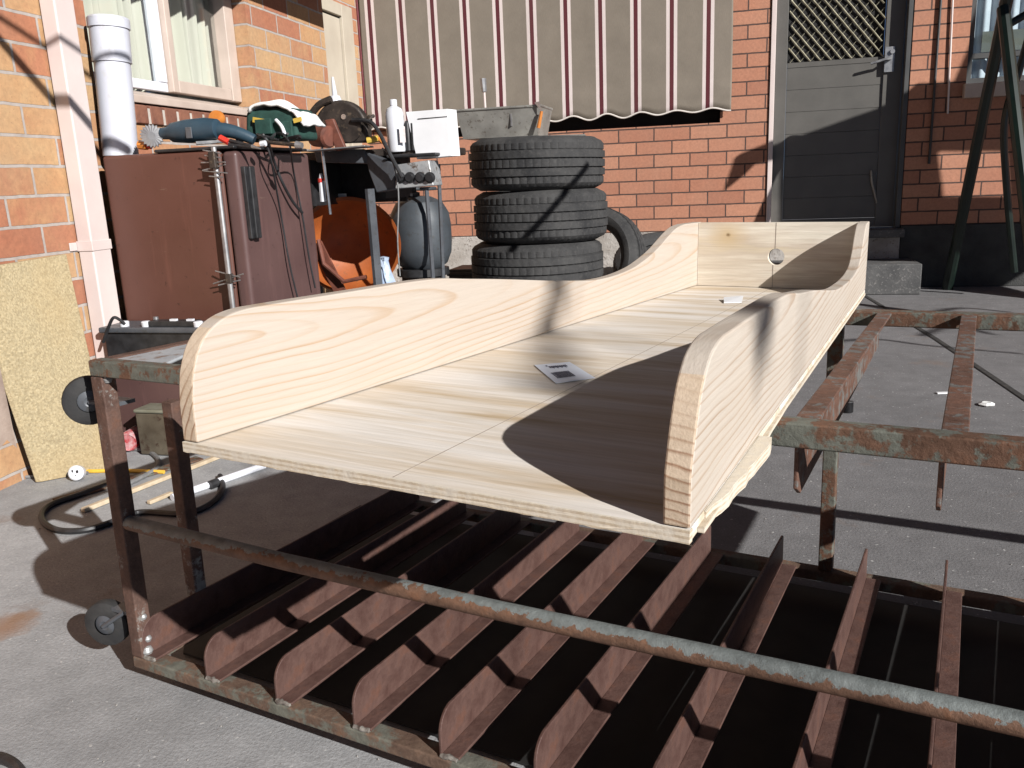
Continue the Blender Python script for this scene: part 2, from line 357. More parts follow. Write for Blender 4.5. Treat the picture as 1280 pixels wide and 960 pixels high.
mat_wood = vary('weathered_dowel', (.42, .33, .22), (.55, .45, .32), 40, .75)
mat_plank = vary('weathered_plank', (.26, .19, .155), (.36, .28, .23), 14, .8, 0, .001)
mat_leaf = vary('leaf', (.05, .10, .03), (.08, .14, .04), 30, .6)
mat_bark = vary('bark', (.10, .08, .06), (.18, .14, .11), 25, .9)
mat_tin = vary('screen_sheet_metal', (.20, .22, .22), (.28, .30, .30), 4, .55, .3)
mat_bluebag = vary('pale_blue_bag', (.30, .38, .52), (.48, .55, .66), 14, .35, 0, .002)
def chipboard():
    t = NT('chipboard'); a = t.noise(170, 3, .7); b = t.node('ShaderNodeTexVoronoi', {'Vector': t.tc(), 'Scale': 190}).outputs['Color']
    c = t.ramp(a, [(.3, (.36, .28, .16)), (.7, (.52, .43, .27))])
    c = t.mix(.3, c, t.node('ShaderNodeSeparateColor', {0: b}).outputs[0], 'MULTIPLY')
    c = t.mix(t.ramp(t.noise(3.5, 4), [(.5, 0), (.75, .4)]), c, (.42, .30, .15))
    return t.out(c, .8, 0, a, .0015, .2)
mat_chip = chipboard()
def awning_mat(x0, per):
    t = NT('striped_awning_canvas'); sep = t.node('ShaderNodeSeparateXYZ', {0: t.tc()})
    fr = t.math('FRACT', t.math('DIVIDE', t.math('SUBTRACT', sep.outputs[0], x0 - per / 2), per))
    d = t.math('ABSOLUTE', t.math('MULTIPLY', t.math('SUBTRACT', fr, .5), per))      # metres from stripe centre
    taupe = (.19, .163, .132); wh = (.62, .535, .51); ma = (.10, .026, .032)
    n = t.noise(7, 4); tau = t.mix(t.ramp(n, [(.3, 0), (.7, 1)]), taupe, tuple(v * 1.15 for v in taupe))
    c = t.mix(t.math('LESS_THAN', d, .0355), tau, wh); c = t.mix(t.math('LESS_THAN', d, .0135), c, ma)
    weave = t.noise(1, 2, .5, t.map((420, 1, 40)))
    c = t.mix(t.ramp(t.noise(1, 4, .6, t.map((5, 1, 1.2))), [(.5, 0), (.85, .25)]), c, (.12, .10, .08)); c = t.mix(.35, c, t.ramp(weave, [(.3, (.8, .8, .8)), (.7, (1.15, 1.15, 1.15))]), 'MULTIPLY')
    return t.out(c, .85, 0, weave, .0006, .15)
def curtain_mat():
    t = NT('cream_curtain'); c = t.mix(t.noise(5, 3), (.60, .565, .46), (.70, .665, .56))
    return t.out(c, .9)
mat_curtain = curtain_mat()
def glass_mat():
    t = NT('window_glass'); m = t.m
    g = t.node('ShaderNodeBsdfGlossy', {'Color': (1, 1, 1, 1), 'Roughness': .03}); tr = t.node('ShaderNodeBsdfTransparent', {'Color': (.93, .95, .95, 1)})
    lw_ = t.node('ShaderNodeLayerWeight', {'Blend': .5}); fac = t.math('ADD', t.math('MULTIPLY', t.math('POWER', lw_.outputs['Facing'], 4.0), .8), .035)
    mx = t.node('ShaderNodeMixShader', {0: fac, 1: tr.outputs[0], 2: g.outputs[0]})
    t.l.new(mx.outputs[0], t.n['Material Output'].inputs['Surface']); return m
mat_glass = glass_mat()
mat_curtain_b = vary('pale_blue_curtain', (.50, .56, .62), (.62, .68, .73), 9, .9)
mat_blind = vary('grey_green_blind', (.12, .13, .11), (.20, .21, .18), 6, .8)

def structure(o, label=None):
    o['kind'] = 'structure'
    if label: o['label'] = label
    return o

# ------------------------------------------------------------------ ground
g = MB(); g.grid(lambda u, v: (-60 + 120 * u, -60 + 120 * v, 0), 8, 8)
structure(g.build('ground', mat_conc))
j = MB()
P0, P1, P2 = gnd(1060, 357), gnd(1170, 424), gnd(1290, 505)
for a, b in ((P0, P1), (P1, P2)):
    d = (b - a).normalized(); n = Vector((-d.y, d.x, 0)) * .011
    j.poly([a - n + Vector((0, 0, .003)), b - n + Vector((0, 0, .003)), b + n + Vector((0, 0, .003)), a + n + Vector((0, 0, .003))])
structure(j.build('expansion_joint', mat_joint))

# ------------------------------------------------------------------ the brick house
house = thing('brick_house', 'brick house with orange side wall and red rear wall behind the workbench', 'house', (-2, 6.05, 0))
BY = 6.05
def wallbox(mb, spans, y0, y1):
    for x0, x1, z0, z1 in spans: mb.span(x0, x1, y0, y1, z0, z1)
# back wall: openings = awning window (-2.2..-.105, 1.105..2.3), door (.205..1.04, .385..2.42), right window (1.365..2.4, 1.25..2.5)
b = MB()
wallbox(b, [(-2.9, -2.25, .4, 3), (-2.25, -.105, .4, 1.105), (-2.25, -.105, 2.35, 3), (-.105, .2, .4, 3), (.2, 1.045, 2.44, 3),
            (1.045, 1.365, .4, 3), (1.365, 2.4, .4, 1.165), (1.365, 2.4, 2.5, 3), (2.4, 6.0, .4, 3)], BY, BY + .22)
bw = b.build('wall', mat_back_brick, house); bw['label'] = 'red brick rear wall with dark raked joints'
f = MB(); f.span(-2.9, .2, BY - .012, BY + .22, 0, .398); f.span(.2, 1.045, BY - .012, BY + .22, 0, .38)
f.build('footing', mat_footing, house, bevel=.006)
f = MB(); f.span(1.046, 6, BY - .012, BY + .22, 0, .398); f = f.build('footing', vary('shade_darkened_render', (.028, .028, .027), (.05, .05, .048), 7, .85, 0, .004), house, bevel=.006); f['label'] = 'plinth right of the door with deep shade put into its colour'  # render colour darkened here to deepen the shadow on the plinth
r_ = MB(); r_.span(-2.25, -.105, BY + .10, BY + .14, 1.105, 2.35); r_.build('window_opening', mat_dark, house)
s_ = MB(); s_.span(-2.3, -.09, BY - .02, BY + .1, 1.06, 1.104)
b = MB(); b.span(-2.9, 6, BY - .5, BY - .001, 2.62, 2.78); b.build('eave', mat_cream2, house)
# doorstep
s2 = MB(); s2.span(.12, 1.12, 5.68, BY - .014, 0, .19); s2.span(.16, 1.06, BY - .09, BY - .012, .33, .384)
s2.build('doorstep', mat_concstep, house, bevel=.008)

# security door
dY = BY + .105
door = thing('screen_door', '', 'door', (.62, dY, .385)); del door['label']; del door['category']
door.parent = house; door.matrix_parent_inverse = Matrix.Identity(4); door.location = Vector((.62, dY, .385)) - Vector((-2, 6.05, 0)); MT[door.name] = Matrix.Translation((.62, dY, .385))
p = MB(); p.span(.205, .235, BY - .012, dY + .05, .385, 2.44); p.build('door_jamb', mat_cream, house, bevel=.003)
p = MB(); p.span(1.012, 1.043, BY + .005, dY + .05, .385, 2.44); p.span(.236, 1.011, BY + .01, dY + .05, 2.40, 2.438); p.build('door_jamb', mat_door_d, house, bevel=.003)
p = MB()
p.span(.238, .312, dY - .03, dY, .39, 2.395); p.span(.898, 1.008, dY - .03, dY, .39, 2.395); p.span(.312, .898, dY - .028, dY, .39, .45); p.span(.312, .898, dY - .028, dY, 2.33, 2.395)
p.build('door_frame', mat_door, door, bevel=.003)
p = MB(); z = .452
while z < 1.40:
    p.prism([(.314, dY - .0182, z + .002), (.314, dY - .0165, z + .139), (.314, dY, z + .139), (.314, dY, z)], (.582, 0, 0)); z += .139
p.span(.314, .896, dY - .02, dY - .001, 1.425, 1.455)
p.build('kick_panel', mat_door, door)
p = MB(); p.span(.312, .898, dY + .02, dY + .03, 1.455, 2.33); p.build('fly_screen', mat_fly, door)
p = MB()
k = -9
while k < 16:
    for sgn in (1, -1):
        pts = []
        for i in range(40):
            zz = 1.457 + i * .87 / 39; xx = (.33 + k * .0625 + (zz - 1.457) * .84) if sgn < 0 else (.33 + k * .0625 - (zz - 1.457) * .84 + .5)
            if .314 < xx < .896: pts.append((xx, dY - .012 - (.006 if sgn > 0 else 0) + .003 * math.sin(i * 1.7), zz))
        if len(pts) > 1 and sgn > 0: p.tube(pts, .0058, 6)
        elif len(pts) > 1: p.tube(pts, .0026, 5)
    k += 1
p.build('security_grille', mat_mesh, door, smooth=True)
p = MB(); h = at(1112, 74, dY - .05)
p.span(h.x - .028, h.x + .028, dY - .048, dY - .031, h.z - .075, h.z + .075)
p.tube([(h.x, dY - .045, h.z), (h.x, dY - .085, h.z), (h.x - .03, dY - .088, h.z - .002), (h.x - .115, dY - .082, h.z - .022)], .009, 8)
p.lathe([(0, -.006), (.014, -.006), (.014, .012), (0, .012)], (h.x + .014, dY - .055, h.z + .045), (0, 1, 0), 14)
p.build('door_handle', mat_steel, door, smooth=True)
p = MB(); p.tube(curve([at(1089, 213, dY - .03), at(1090, 228, dY - .03), at(1093, 240, dY - .03), at(1096, 254, dY - .03)], 5), .008, 6); p.build('pull_strap', mat_tray, door, smooth=True)

# right window
win = MB(); win.span(1.365, 1.40, BY + .04, BY + .10, 1.25, 2.5); win.span(1.40, 2.4, BY + .04, BY + .10, 1.25, 1.285); win.span(1.40, 2.4, BY + .045, BY + .10, 1.40, 1.43); win.span(2.36, 2.4, BY + .04, BY + .10, 1.285, 2.5)
wf = win.build('window', mat_door_d, house); wf['label'] = 'right rear window partly behind the green trestle'
win = MB(); win.span(1.35, 2.42, BY - .05, BY + .11, 1.166, 1.249); win.build('window_sill', mat_cream2, wf, bevel=.004)
win = MB(); win.grid(lambda u, v: (1.41 + .95 * u, BY + .13 + .016 * math.sin(u * 75), 1.26 + 1.2 * v), 120, 2); win.build('curtain', mat_curtain_b, wf, smooth=True, ang=80)
win = MB(); win.span(1.46, 2.36, BY + .105, BY + .112, 1.44, 1.56); win.build('blind', mat_blind, wf)
win = MB(); win.span(1.40, 2.36, BY + .075, BY + .08, 1.286, 2.49); win.build('pane', mat_glass, wf)
p = MB(); a = at(1176, 0, BY - .012); b_ = at(1168, 110, BY - .012); p.tube([a + (a - b_) * .8, b_, b_ + (b_ - a) * .9], .008, 8); p.build('black_cable', mat_black, house, smooth=True)
p = MB(); a = at(1191, 0, BY - .012); b_ = at(1186, 110, BY - .012); p.tube([a + (a - b_) * .8, b_, b_ + (b_ - a) * .3], .006, 8); p.build('white_cable', mat_cream, house, smooth=True)

# left wall in its own frame: x' = distance out of the wall, y' = along it, z'
LA = math.atan(.0375); LO = Vector((-1.99, 1.5, 0))
LM = Matrix.Translation(LO) @ Matrix.Rotation(LA, 4, 'Z')
lw = thing('side_wing', '', '', mtx=LM); del lw['label']; del lw['category']
lw.parent = house; lw.matrix_parent_inverse = Matrix.Translation(Vector((2, -6.05, 0)))
lw['label'] = 'orange brick side wing of the house with cream window'
LN = Vector((math.cos(LA), math.sin(LA), 0)); LT = Vector((-math.sin(LA), math.cos(LA), 0))
def onL(px, py, out=0.0):                                    # -> (y', z) on the left wall, `out` metres proud of it
    d = ray(px, py); t = (LN.dot(LO - CAM) + out) / LN.dot(d); P = CAM + d * t - LO; return P.dot(LT), P.z
uw0, uw1 = onL(120, 60)[0] - .03, onL(315, 90)[0]
uend = onL(411, 106)[0]; zs = onL(300, 150)[1]
zs_top = zs + .06
p = MB(); W_ = .20
p.span(-W_, 0, -4, uw0, 0, 2.6); p.span(-W_, 0, uw0, uw1, 0, zs - .05); p.span(-W_, 0, uw0, uw1, 2.25, 2.6); p.span(-W_, 0, uw1, uend, 0, 2.6)
q_ = p.build('wall', mat_left_brick, lw, local=True); q_['label'] = 'orange and yellow brick side wall with pale mortar'
# brick sill
for i in range(int((uw1 - uw0) / .083)):
    pass
p = MB(); n_ = int((uw1 - uw0) / .083)
for i in range(n_):
    a = uw0 + (uw1 - uw0) * i / n_
    p.prism([(-.12, a, zs - .05), (.012, a, zs - .05), (.012, a, zs + .012), (-.12, a, zs + .045)], (0, (uw1 - uw0) / n_ - .017, 0))
p.build('brick_sill', vary('sill_brick', (.15, .06, .04), (.24, .10, .06), 20, .85, 0, .002), lw, local=True, bevel=.004)
p = MB(); p.span(-.13, .008, uw0 + .003, uw1 - .003, zs - .049, zs + .004); p.build('sill_mortar', vary('mortar', (.42, .37, .32), (.55, .5, .44), 30, .9), lw, local=True)
# timber frame + aluminium sashes + curtain
wz0 = zs + .05
wfm = MB(); wfm.prism([(-.13, uw0, zs + .046), (.005, uw0, zs + .02), (.005, uw0, zs + .048), (-.13, uw0, zs + .085)], (0, uw1 - uw0 - .004, 0))
wfm.span(-.13, -.06, uw1 - .075, uw1 - .003, zs + .086, 2.245); wfm.span(-.13, -.06, uw0 + .003, uw0 + .06, zs + .086, 2.245)
um = onL(207, 100, -.1)[0]
wfm.span(-.125, -.066, um - .002, um + .035, zs + .088, 2.245); wfm.span(-.125, -.066, um + .036, uw1 - .076, zs + .088, zs + .135)
wnd = wfm.build('window', mat_cream2, lw, local=True, bevel=.004); wnd['label'] = 'cream timber side window with pale curtains'
MT[wnd.name] = LM
p = MB(); p.span(-.12, -.09, uw0 + .061, um - .004, zs + .088, zs + .122); p.span(-.12, -.088, um - .05, um - .0045, zs + .123, 2.24); p.build('sash', mat_alu, wnd, local=True, bevel=.003)
p = MB(); p.span(-.112, -.108, uw0 + .062, um - .051, zs + .123, 2.24); p.span(-.112, -.108, um + .036, uw1 - .078, zs + .136, 2.24); p.build('pane', mat_glass, wnd, local=True)
p = MB()
def cur(u, v):
    y = uw0 + .05 + (uw1 - uw0 - .075) * u
    return (-.158 + .020 * math.sin(y * 104 + 1.5 * math.sin(y * 31)) + .008 * math.sin(y * 47 + 3 * v), y + .004 * math.sin(9 * v + y * 40), zs + .09 + 1.2 * v)
p.grid(cur, 320, 6); p.build('curtain', mat_curtain, wnd, local=True, smooth=True, ang=80)
# downpipe
ud = onL(46, 0)[0]
p = MB(); p.span(.004, .058, ud, ud + .088, .02, 2.5); dp = p.build('downpipe', mat_cream, lw, local=True, bevel=.006, seg=3)
zb = onL(80, 310)[1]
p = MB(); p.span(.002, .0605, ud - .003, ud + .091, zb - .016, zb + .016); p.span(.0005, .006, ud - .034, ud - .0035, zb - .013, zb + .013); p.build('pipe_bracket', mat_cream, dp, local=True, bevel=.002)
MT[dp.name] = LM
# eave
ez = onL(360, 17)[1]; ov = .42; ze = ez + ov / LX
p = MB(); p.span(-.3, ov, -4, uend + .15, ze, ze + .16); p.build('eave', mat_cream2, lw, local=True, bevel=.004)
p = MB(); 
# return of the wing and beige door in the recess
p.span(-.9, -.201, uend - .2, uend, 0, 2.6); 
q_ = p.build('return_wall', mat_left_brick, lw, local=True)
p = MB(); p.span(-2.95, -2.62, 4.3, BY, 0, 3.0); p.build('recess_wall', mat_left_brick, house)
DX = -2.58
ba, bb = atX(402, 14, DX), atX(424, 23, DX); bc = atX(438, 60, DX)
p = MB(); p.span(-2.618, DX, ba.y - .35, bb.y, .38, bb.z); bd = p.build('side_door', mat_beige, house, bevel=.004)
p = MB(); p.span(-2.618, DX + .02, bb.y + .004, bc.y + .03, .38, bb.z + .09); p.span(-2.618, DX + .02, ba.y - .4, bb.y + .002, bb.z + .012, bb.z + .09); p.build('door_jamb', mat_beige, bd, bevel=.004)

# ------------------------------------------------------------------ striped awning
AY = 6.012
al, ar = at(443, 0, AY).x + .03, at(915, 70, AY).x
sx = [at(560 + .28125 * x, 0, AY).x for x in (15, 160, 310, 465, 620, 780, 935, 1095)]
per = (sx[-1] - sx[0]) / 7; mat_awn = awning_mat(sx[3], per)
hz0 = at(690, 149, AY).z
hz = lambda x: hz0 - (.0135 + .004 * math.sin(x * 5.3)) * math.cos((x - sx[0]) / per * 2 * math.pi + .25 * math.sin(x * 2.1)) + .004 * math.sin(x * 1.7)
aw = thing('window_awning', 'taupe canvas awning with maroon and white stripes hanging over rear window', 'awning', ((al + ar) / 2, AY, 2.4))
p = MB()
def can(u, v):
    x = al + (ar - al) * u; z = hz(x) + (2.46 - hz(x)) * v
    return (x + .006 * math.sin(v * 5) * (u - .5), AY + .003 * math.sin(x * 5 + v * 2) + .0015 * math.sin(x * 13 + 4 * v + math.sin(x * 3)) * (1 - v) + .004 * (1 - v) * math.sin(x * 3.1) - .004 * math.exp(-((v - .10) / .012) ** 2), z)
p.grid(can, 220, 30); cv = p.build('canvas', mat_awn, aw, smooth=True, ang=80)
sm_ = cv.modifiers.new('thick', 'SOLIDIFY'); sm_.thickness = .003
p = MB(); p.tube([Vector(can(i / 220, 0)) + Vector((0, -.003, 0)) for i in range(221)], .0055, 6); p.build('hem_piping', vary('pale_piping', (.6, .55, .5), (.7, .65, .6), 30, .8), aw, smooth=True)
p = MB(); p.tube([(al - .012, AY - .004, hz(al) + .02), (al - .012, AY - .004, 2.46)], .009, 6); p.build('side_edging', vary('maroon_edging', (.10, .02, .025), (.14, .03, .035), 30, .8), aw, smooth=True)
p = MB(); p.tube([(al - .03, AY - .01, 2.49), (ar + .03, AY - .01, 2.49)], .035, 14); p.build('roller', mat_cream, aw, smooth=True)

# ------------------------------------------------------------------ the rusty steel frame (local: x along, y deep, z up)
FM = Matrix.Translation((-.94890842, 1.05497693, .04)) @ Matrix(((0.96984944, 0.24369441, -0.00225928, 0), (-0.24361818, 0.96971001, 0.01768242, 0), (0.00649995, -0.01659889, 0.9998411, 0), (0, 0, 0, 1)))
FL, FD, FH, S = 2.6, .80, .518, .025
fr = thing('steel_frame', 'rusty welded steel trolley frame with ribbed floor carrying the pine box', 'steel frame', mtx=FM)
def fpart(mb, name, m, bev=.0025, **k): return mb.build(name, m, fr, local=True, bevel=bev, **k)
# top rails
p = MB(); p.span(0, FL, 0, S, FH - S, FH); fpart(p, 'top_rail', mat_rail)
p = MB(); p.span(0, FL, FD - .036, FD, FH - S, FH); fpart(p, 'top_rail', mat_rail)
p = MB(); p.span(.001, S, S + .0005, FD - .0365, FH - S, FH); fpart(p, 'top_rail', mat_post)
p = MB(); p.span(FL - S, FL - .001, S + .0005, FD - .0365, FH - S, FH); fpart(p, 'top_rail', mat_rail)
# bottom rails
p = MB(); p.span(0, FL, 0, .03, 0, .0205); fpart(p, 'bottom_rail', mat_rail_b, .003)
p = MB(); p.span(0, FL, FD - .03, FD, 0, .0205); fpart(p, 'bottom_rail', mat_rail_b, .003)
p = MB(); p.span(.001, S, .0305, FD - .0305, 0, .0205); fpart(p, 'bottom_rail', mat_rail_b)
p = MB(); p.span(FL - S, FL - .001, .0305, FD - .0305, 0, .0205); fpart(p, 'bottom_rail', mat_rail_b)
# mid rail: round tube along the front
p = MB(); p.tube([(.024, .0125, .254), (.35, .0125, .247), (.7, .0125, .246), (1.1, .0125, .250), (FL - .026, .0125, .254)], .0120, 16); p.build('mid_rail', mat_mid, fr, local=True, smooth=True)
# black sheet on the ground under the ribs
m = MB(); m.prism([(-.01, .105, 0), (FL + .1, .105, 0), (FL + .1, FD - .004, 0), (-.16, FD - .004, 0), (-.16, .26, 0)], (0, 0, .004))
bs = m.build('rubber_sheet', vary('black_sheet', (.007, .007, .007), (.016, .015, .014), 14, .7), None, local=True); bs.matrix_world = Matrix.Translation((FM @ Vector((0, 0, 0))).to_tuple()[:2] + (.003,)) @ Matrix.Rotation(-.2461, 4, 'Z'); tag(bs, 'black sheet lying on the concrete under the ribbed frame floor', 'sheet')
# corner posts
def post(x0, y0, z0, z1, m, s=S): q = MB(); q.span(x0, x0 + s, y0, y0 + s, z0, z1); return fpart(q, 'leg', m)
post(0, 0, .021, FH - S - .0005, mat_post, .026)
post(.955, FD - .026, .021, FH - S - .0005, mat_rail)
post(FL - S, 0, .021, FH - S - .0005, mat_rail); post(FL - S, FD - S, .021, FH - S - .0005, mat_rail)
q = MB(); q.span(0, S, .12, .145, .021, .425); fpart(q, 'stub_post', mat_post)
q = MB(); q.span(0, S, FD - S, FD, .021, FH - S - .0005); fpart(q, 'leg', mat_post)
# weld blobs
for (x, y, z, r) in ((.024, .012, .03, .010), (.024, .016, .05, .007), (.027, .010, FH - .03, .007), (.024, .014, .09, .006)):
    q = MB(); q.lathe([(0, -r), (r * .7, -r * .7), (r, 0), (r * .7, r * .7), (0, r)], (x, y, z), (0, 0, 1), 10); q.build('weld', mat_weld, fr, local=True, smooth=True)
# gusset plate on the end of the top
q = MB(); q.prism([(.0255, .0255, FH - .008), (.139, .0255, FH - .008), (.105, .095, FH - .008), (.105, .19, FH - .008), (.0255, .19, FH - .008)], (0, 0, .006)); fpart(q, 'end_plate', vary('pale_grey_plate', (.34, .36, .38), (.46, .48, .50), 16, .5, .2, .001, (.22, .14, .1), 40))
# ribs: angle irons, upright flange on the left with a rounded front end
def rib_mesh():
    y0, y1, H, t = .004, .770, .063, .0045
    prof = [(y0, 0), (y0, H * .48)] + [(y0 + .030 * (1 - math.cos(a)), H * .48 + H * .52 * math.sin(a)) for a in [i * math.pi / 2 / 7 for i in range(1, 8)]] + [(y1 - .004, H), (y1, H - .003), (y1, 0)]
    m = MB(); m.prism([(0, y, z) for y, z in prof], (t, 0, 0)); m.span(t - .0002, .030, y0 + .002, y1, 0, t)
    return m
xs = [.022, .168, .314, .459, .603, .743, .890, 1.034, 1.172, 1.318, 1.464, 1.61, 1.756, 1.9, 2.045, 2.19, 2.335, 2.48]
ribo = None
for i, x in enumerate(xs):
    if ribo is None: ribo = fpart(rib_mesh(), 'rib', mat_rib, .0012); ribo.location = (x, 0, .021); o = ribo
    else: o = copyobj(ribo, fr); o.location = (x, 0, .021)
    o.rotation_euler = (R(random.uniform(-.1, .1)), 0, R(random.uniform(-.35, .35)))
wm_ = vary('weld_bead', (.10, .085, .075), (.30, .28, .25), 120, .6, .3, .001)
for i, x in enumerate(xs[:10]):
    q = MB(); rr = random.Random(i); pts = [(x + .002 + .026 * k / 6, .0035 + .002 * rr.random(), .0215 + .002 * rr.random()) for k in range(7)]
    q.tube(pts, [.0025 + .0018 * rr.random() for _ in pts], 8); q.build('weld', wm_, fr, local=True, smooth=True)
# crossbars of the top: angle irons with the web hanging below
def bar_mesh(L):
    m = MB(); m.span(0, .0225, S + .0005, FD - .037, FH - .005, FH - .0005)
    m.prism([(0, .003 if False else S + .002, FH - .006), (0, FD - .04, FH - .006), (0, FD - .04, FH - .06), (0, .045, FH - .085), (0, S + .002, FH - .075)], (.0045, 0, 0))
    return m
for x in (1.036, 1.163, 1.665): q = bar_mesh(0); o = fpart(q, 'crossbar', mat_bar, .0012); o.location = (x, 0, 0)
# castors
def castor(c, r, wd, axis, plate):
    c = Vector(c); m = MB()
    m.lathe([(r * .45, -wd / 2), (r * .82, -wd / 2), (r * .97, -wd * .36), (r, -wd * .15), (r, wd * .15), (r * .97, wd * .36), (r * .82, wd / 2), (r * .45, wd / 2)], c, axis, 28)
    wh = m.build('castor', mat_rubber, fr, local=True, smooth=True)
    m = MB(); m.lathe([(0, -wd * .42), (r * .2, -wd * .55), (r * .44, -wd * .40), (r * .46, 0), (r * .44, wd * .40), (r * .2, wd * .55), (0, wd * .42)], c, axis, 20); m.build('hub', mat_bbq, wh, local=True, smooth=True); 
    m = MB(); ax = Vector(axis).normalized()
    for s in (-1, 1): m.tube([c + ax * s * (wd / 2 + .004), Vector(plate) + ax * s * (wd / 2 + .002)], .004, 6)
    m.box(plate, (.05, .03, .006)); m.build('fork', mat_bbq, wh, local=True)
    MT[wh.name] = FM
CA, CB = (-.072, .016, .058), (-.054, .03, .444)
castor(CA, .040, .024, (.35, -.93, .0), (CA[0] + .045, CA[1] + .01, CA[2] + .03))
castor(CB, .040, .024, (.8, -.6, 0), (CB[0] + .05, CB[1] + .012, CB[2]))
for x, y in ((FL - .06, .05), (FL - .06, FD - .05), (.10, FD - .03)): castor((x, y, -.020), .020, .016, (0, 1, 0), (x + .01, y, -.003))

# ------------------------------------------------------------------ the pine box (local frame: x across, y along, z up)
qv = (-0.0148, 0.0024, 0.0148, 0.7977, -0.305, 0.5183)
BM = FM @ Matrix.Translation(qv[3:6]) @ rotm(qv[1], qv[2], qv[0]).to_4x4()
WF, WR, BL, T, TB = .2168, .1596, 1.2873, .012, .0022
hw = lambda y: WF + (WR - WF) * y / 1.2
BT = .0185
bx_ = thing('pine_box', 'open ended pine and plywood tray with shaped sides lying on the rusty frame', 'wooden box', mtx=BM)
m = MB(); n = 40
# floor sheet
pts = [(-hw(0) - BT, 0, 0), (hw(0) + BT, 0, 0), (hw(BL) + BT, BL, 0), (-hw(BL) - BT, BL, 0)]
m.prism([(x, y, .0060) for x, y, _ in pts], (0, 0, T - .0065)); fl = m.build('floor_panel', mat_ply, bx_, local=True, bevel=.0008)
MT[fl.name] = BM
m = MB(); rr = random.Random(3); lo_ = []; up = []
N = 90
fx = [(-hw(0) - BT) + (2 * hw(0) + 2 * BT) * i / N for i in range(N + 1)]
for i, x in enumerate(fx): lo_.append((x, -.0012 - .0006 * rr.random(), TB - .0007 * rr.random() * (rr.random() < .2)))
m.prism(lo_ + [(fx[-1], -.0012, T - .0006), (fx[0], -.0012, T - .0006)], (0, .006, 0))
m.build('ply_edge', mat_ply_edge, fl, local=True)
m = MB(); m.prism([(-hw(0) - BT + .002, .006, TB), (hw(0) + BT - .001, .006, TB), (hw(BL) + BT - .001, BL, TB), (-hw(BL) - BT + .001, BL, TB)], (0, 0, .0037)); m.build('under_sheet', mat_ply_edge, fl, local=True)
def arcprof(pts, n=6): return [(v.x, v.y) for v in curve([Vector((a, b, 0)) for a, b in pts], n)]
PR = [(.0, .045), (.009, .071), (.022, .096), (.040, .1135), (.058, .1205), (.078, .1232), (.10, .1234), (.20, .1225), (.34, .1195), (.43, .110), (.55, .0985), (.77, .073), (.90, .066), (.98, .0645), (1.06, .0665), (1.125, .075), (1.165, .094), (1.19, .117), (1.222, .138), (1.25, .1426)]
PL = [(.0, .045), (.004, .074), (.016, .100), (.036, .1155), (.062, .1225), (.10, .1235), (.20, .1228), (.35, .121), (.44, .112), (.53, .102), (.65, .0875), (.764, .0755), (.82, .073), (.869, .0735), (.92, .077), (.97, .084), (1.044, .102), (1.115, .128), (1.155, .1395), (1.195, .1435)]
def side(sgn, prof, matl):
    pf = [(0.0, T)] + arcprof(prof) + [(BL, .1432), (BL, T)]
    m = MB(); a = []; b_ = []
    for y, z in pf:
        a.append(m.bm.verts.new((sgn * hw(y), y, z + .0002))); b_.append(m.bm.verts.new((sgn * (hw(y) + BT), y, z + .0002)))
    m.bm.faces.new(a); m.bm.faces.new(b_)
    nn = len(a)
    for i in range(nn): m.bm.faces.new((a[i], a[(i + 1) % nn], b_[(i + 1) % nn], b_[i]))
    o = m.build('side_panel', matl, bx_, local=True)
    o.data.materials.append(mat_end)
    for pl in o.data.polygons:
        c = pl.center
        if len(pl.vertices) == 4 and c.y < .03 and abs(pl.normal.x) < .5: pl.material_index = 1
    bv = o.modifiers.new('bevel', 'BEVEL'); bv.width = .0016; bv.segments = 2; bv.limit_method = 'ANGLE'; bv.angle_limit = R(50)
    return o
side(1, PR, mat_pine_r)['label'] = 'right side panel with long dark grain lines and a rounded end'
side(-1, PL, mat_pine_l)['label'] = 'left side panel of pale pine with a rounded end'
# back panel with a round hole
yb = BL - .0185; zt = .1425
hc = ((lambda P: (P.x, P.z))(BM.inverted() @ (CAM + ray(970, 321) * ((BM @ Vector((0, yb, .08)) - CAM).dot(BM.to_3x3() @ Vector((0, 1, 0))) / ray(970, 321).dot(BM.to_3x3() @ Vector((0, 1, 0)))))))
m = MB(); bm = m.bm; K = 40; hr = .0165
wv = hw(yb) - .0006
rim = []
outer = []
for i in range(K):
    a = 2 * math.pi * i / K; dx, dz = math.cos(a), math.sin(a)
    tmax = 9
    if dx > 1e-6: tmax = min(tmax, (wv - hc[0]) / dx)
    if dx < -1e-6: tmax = min(tmax, (-wv - hc[0]) / dx)
    if dz > 1e-6: tmax = min(tmax, (zt - hc[1]) / dz)
    if dz < -1e-6: tmax = min(tmax, (T + .0004 - hc[1]) / dz)
    rim.append((hc[0] + hr * dx, hc[1] + hr * dz)); outer.append((hc[0] + tmax * dx, hc[1] + tmax * dz))
# make sure the rectangle corners are present
for cx, cz in ((wv, zt), (-wv, zt), (-wv, T + .0004), (wv, T + .0004)):
    k = min(range(K), key=lambda i: (outer[i][0] - cx) ** 2 + (outer[i][1] - cz) ** 2); outer[k] = (cx, cz)
V = {}
for s, y in ((0, yb), (1, BL - .0006)):
    V[s] = ([bm.verts.new((x, y, z)) for x, z in rim], [bm.verts.new((x, y, z)) for x, z in outer])
for i in range(K):
    k2 = (i + 1) % K
    for s in (0, 1): bm.faces.new((V[s][0][i], V[s][0][k2], V[s][1][k2], V[s][1][i]))
    bm.faces.new((V[0][0][i], V[0][0][k2], V[1][0][k2], V[1][0][i])); bm.faces.new((V[0][1][i], V[0][1][k2], V[1][1][k2], V[1][1][i]))
m.build('back_panel', mat_ply_back, bx_, local=True)
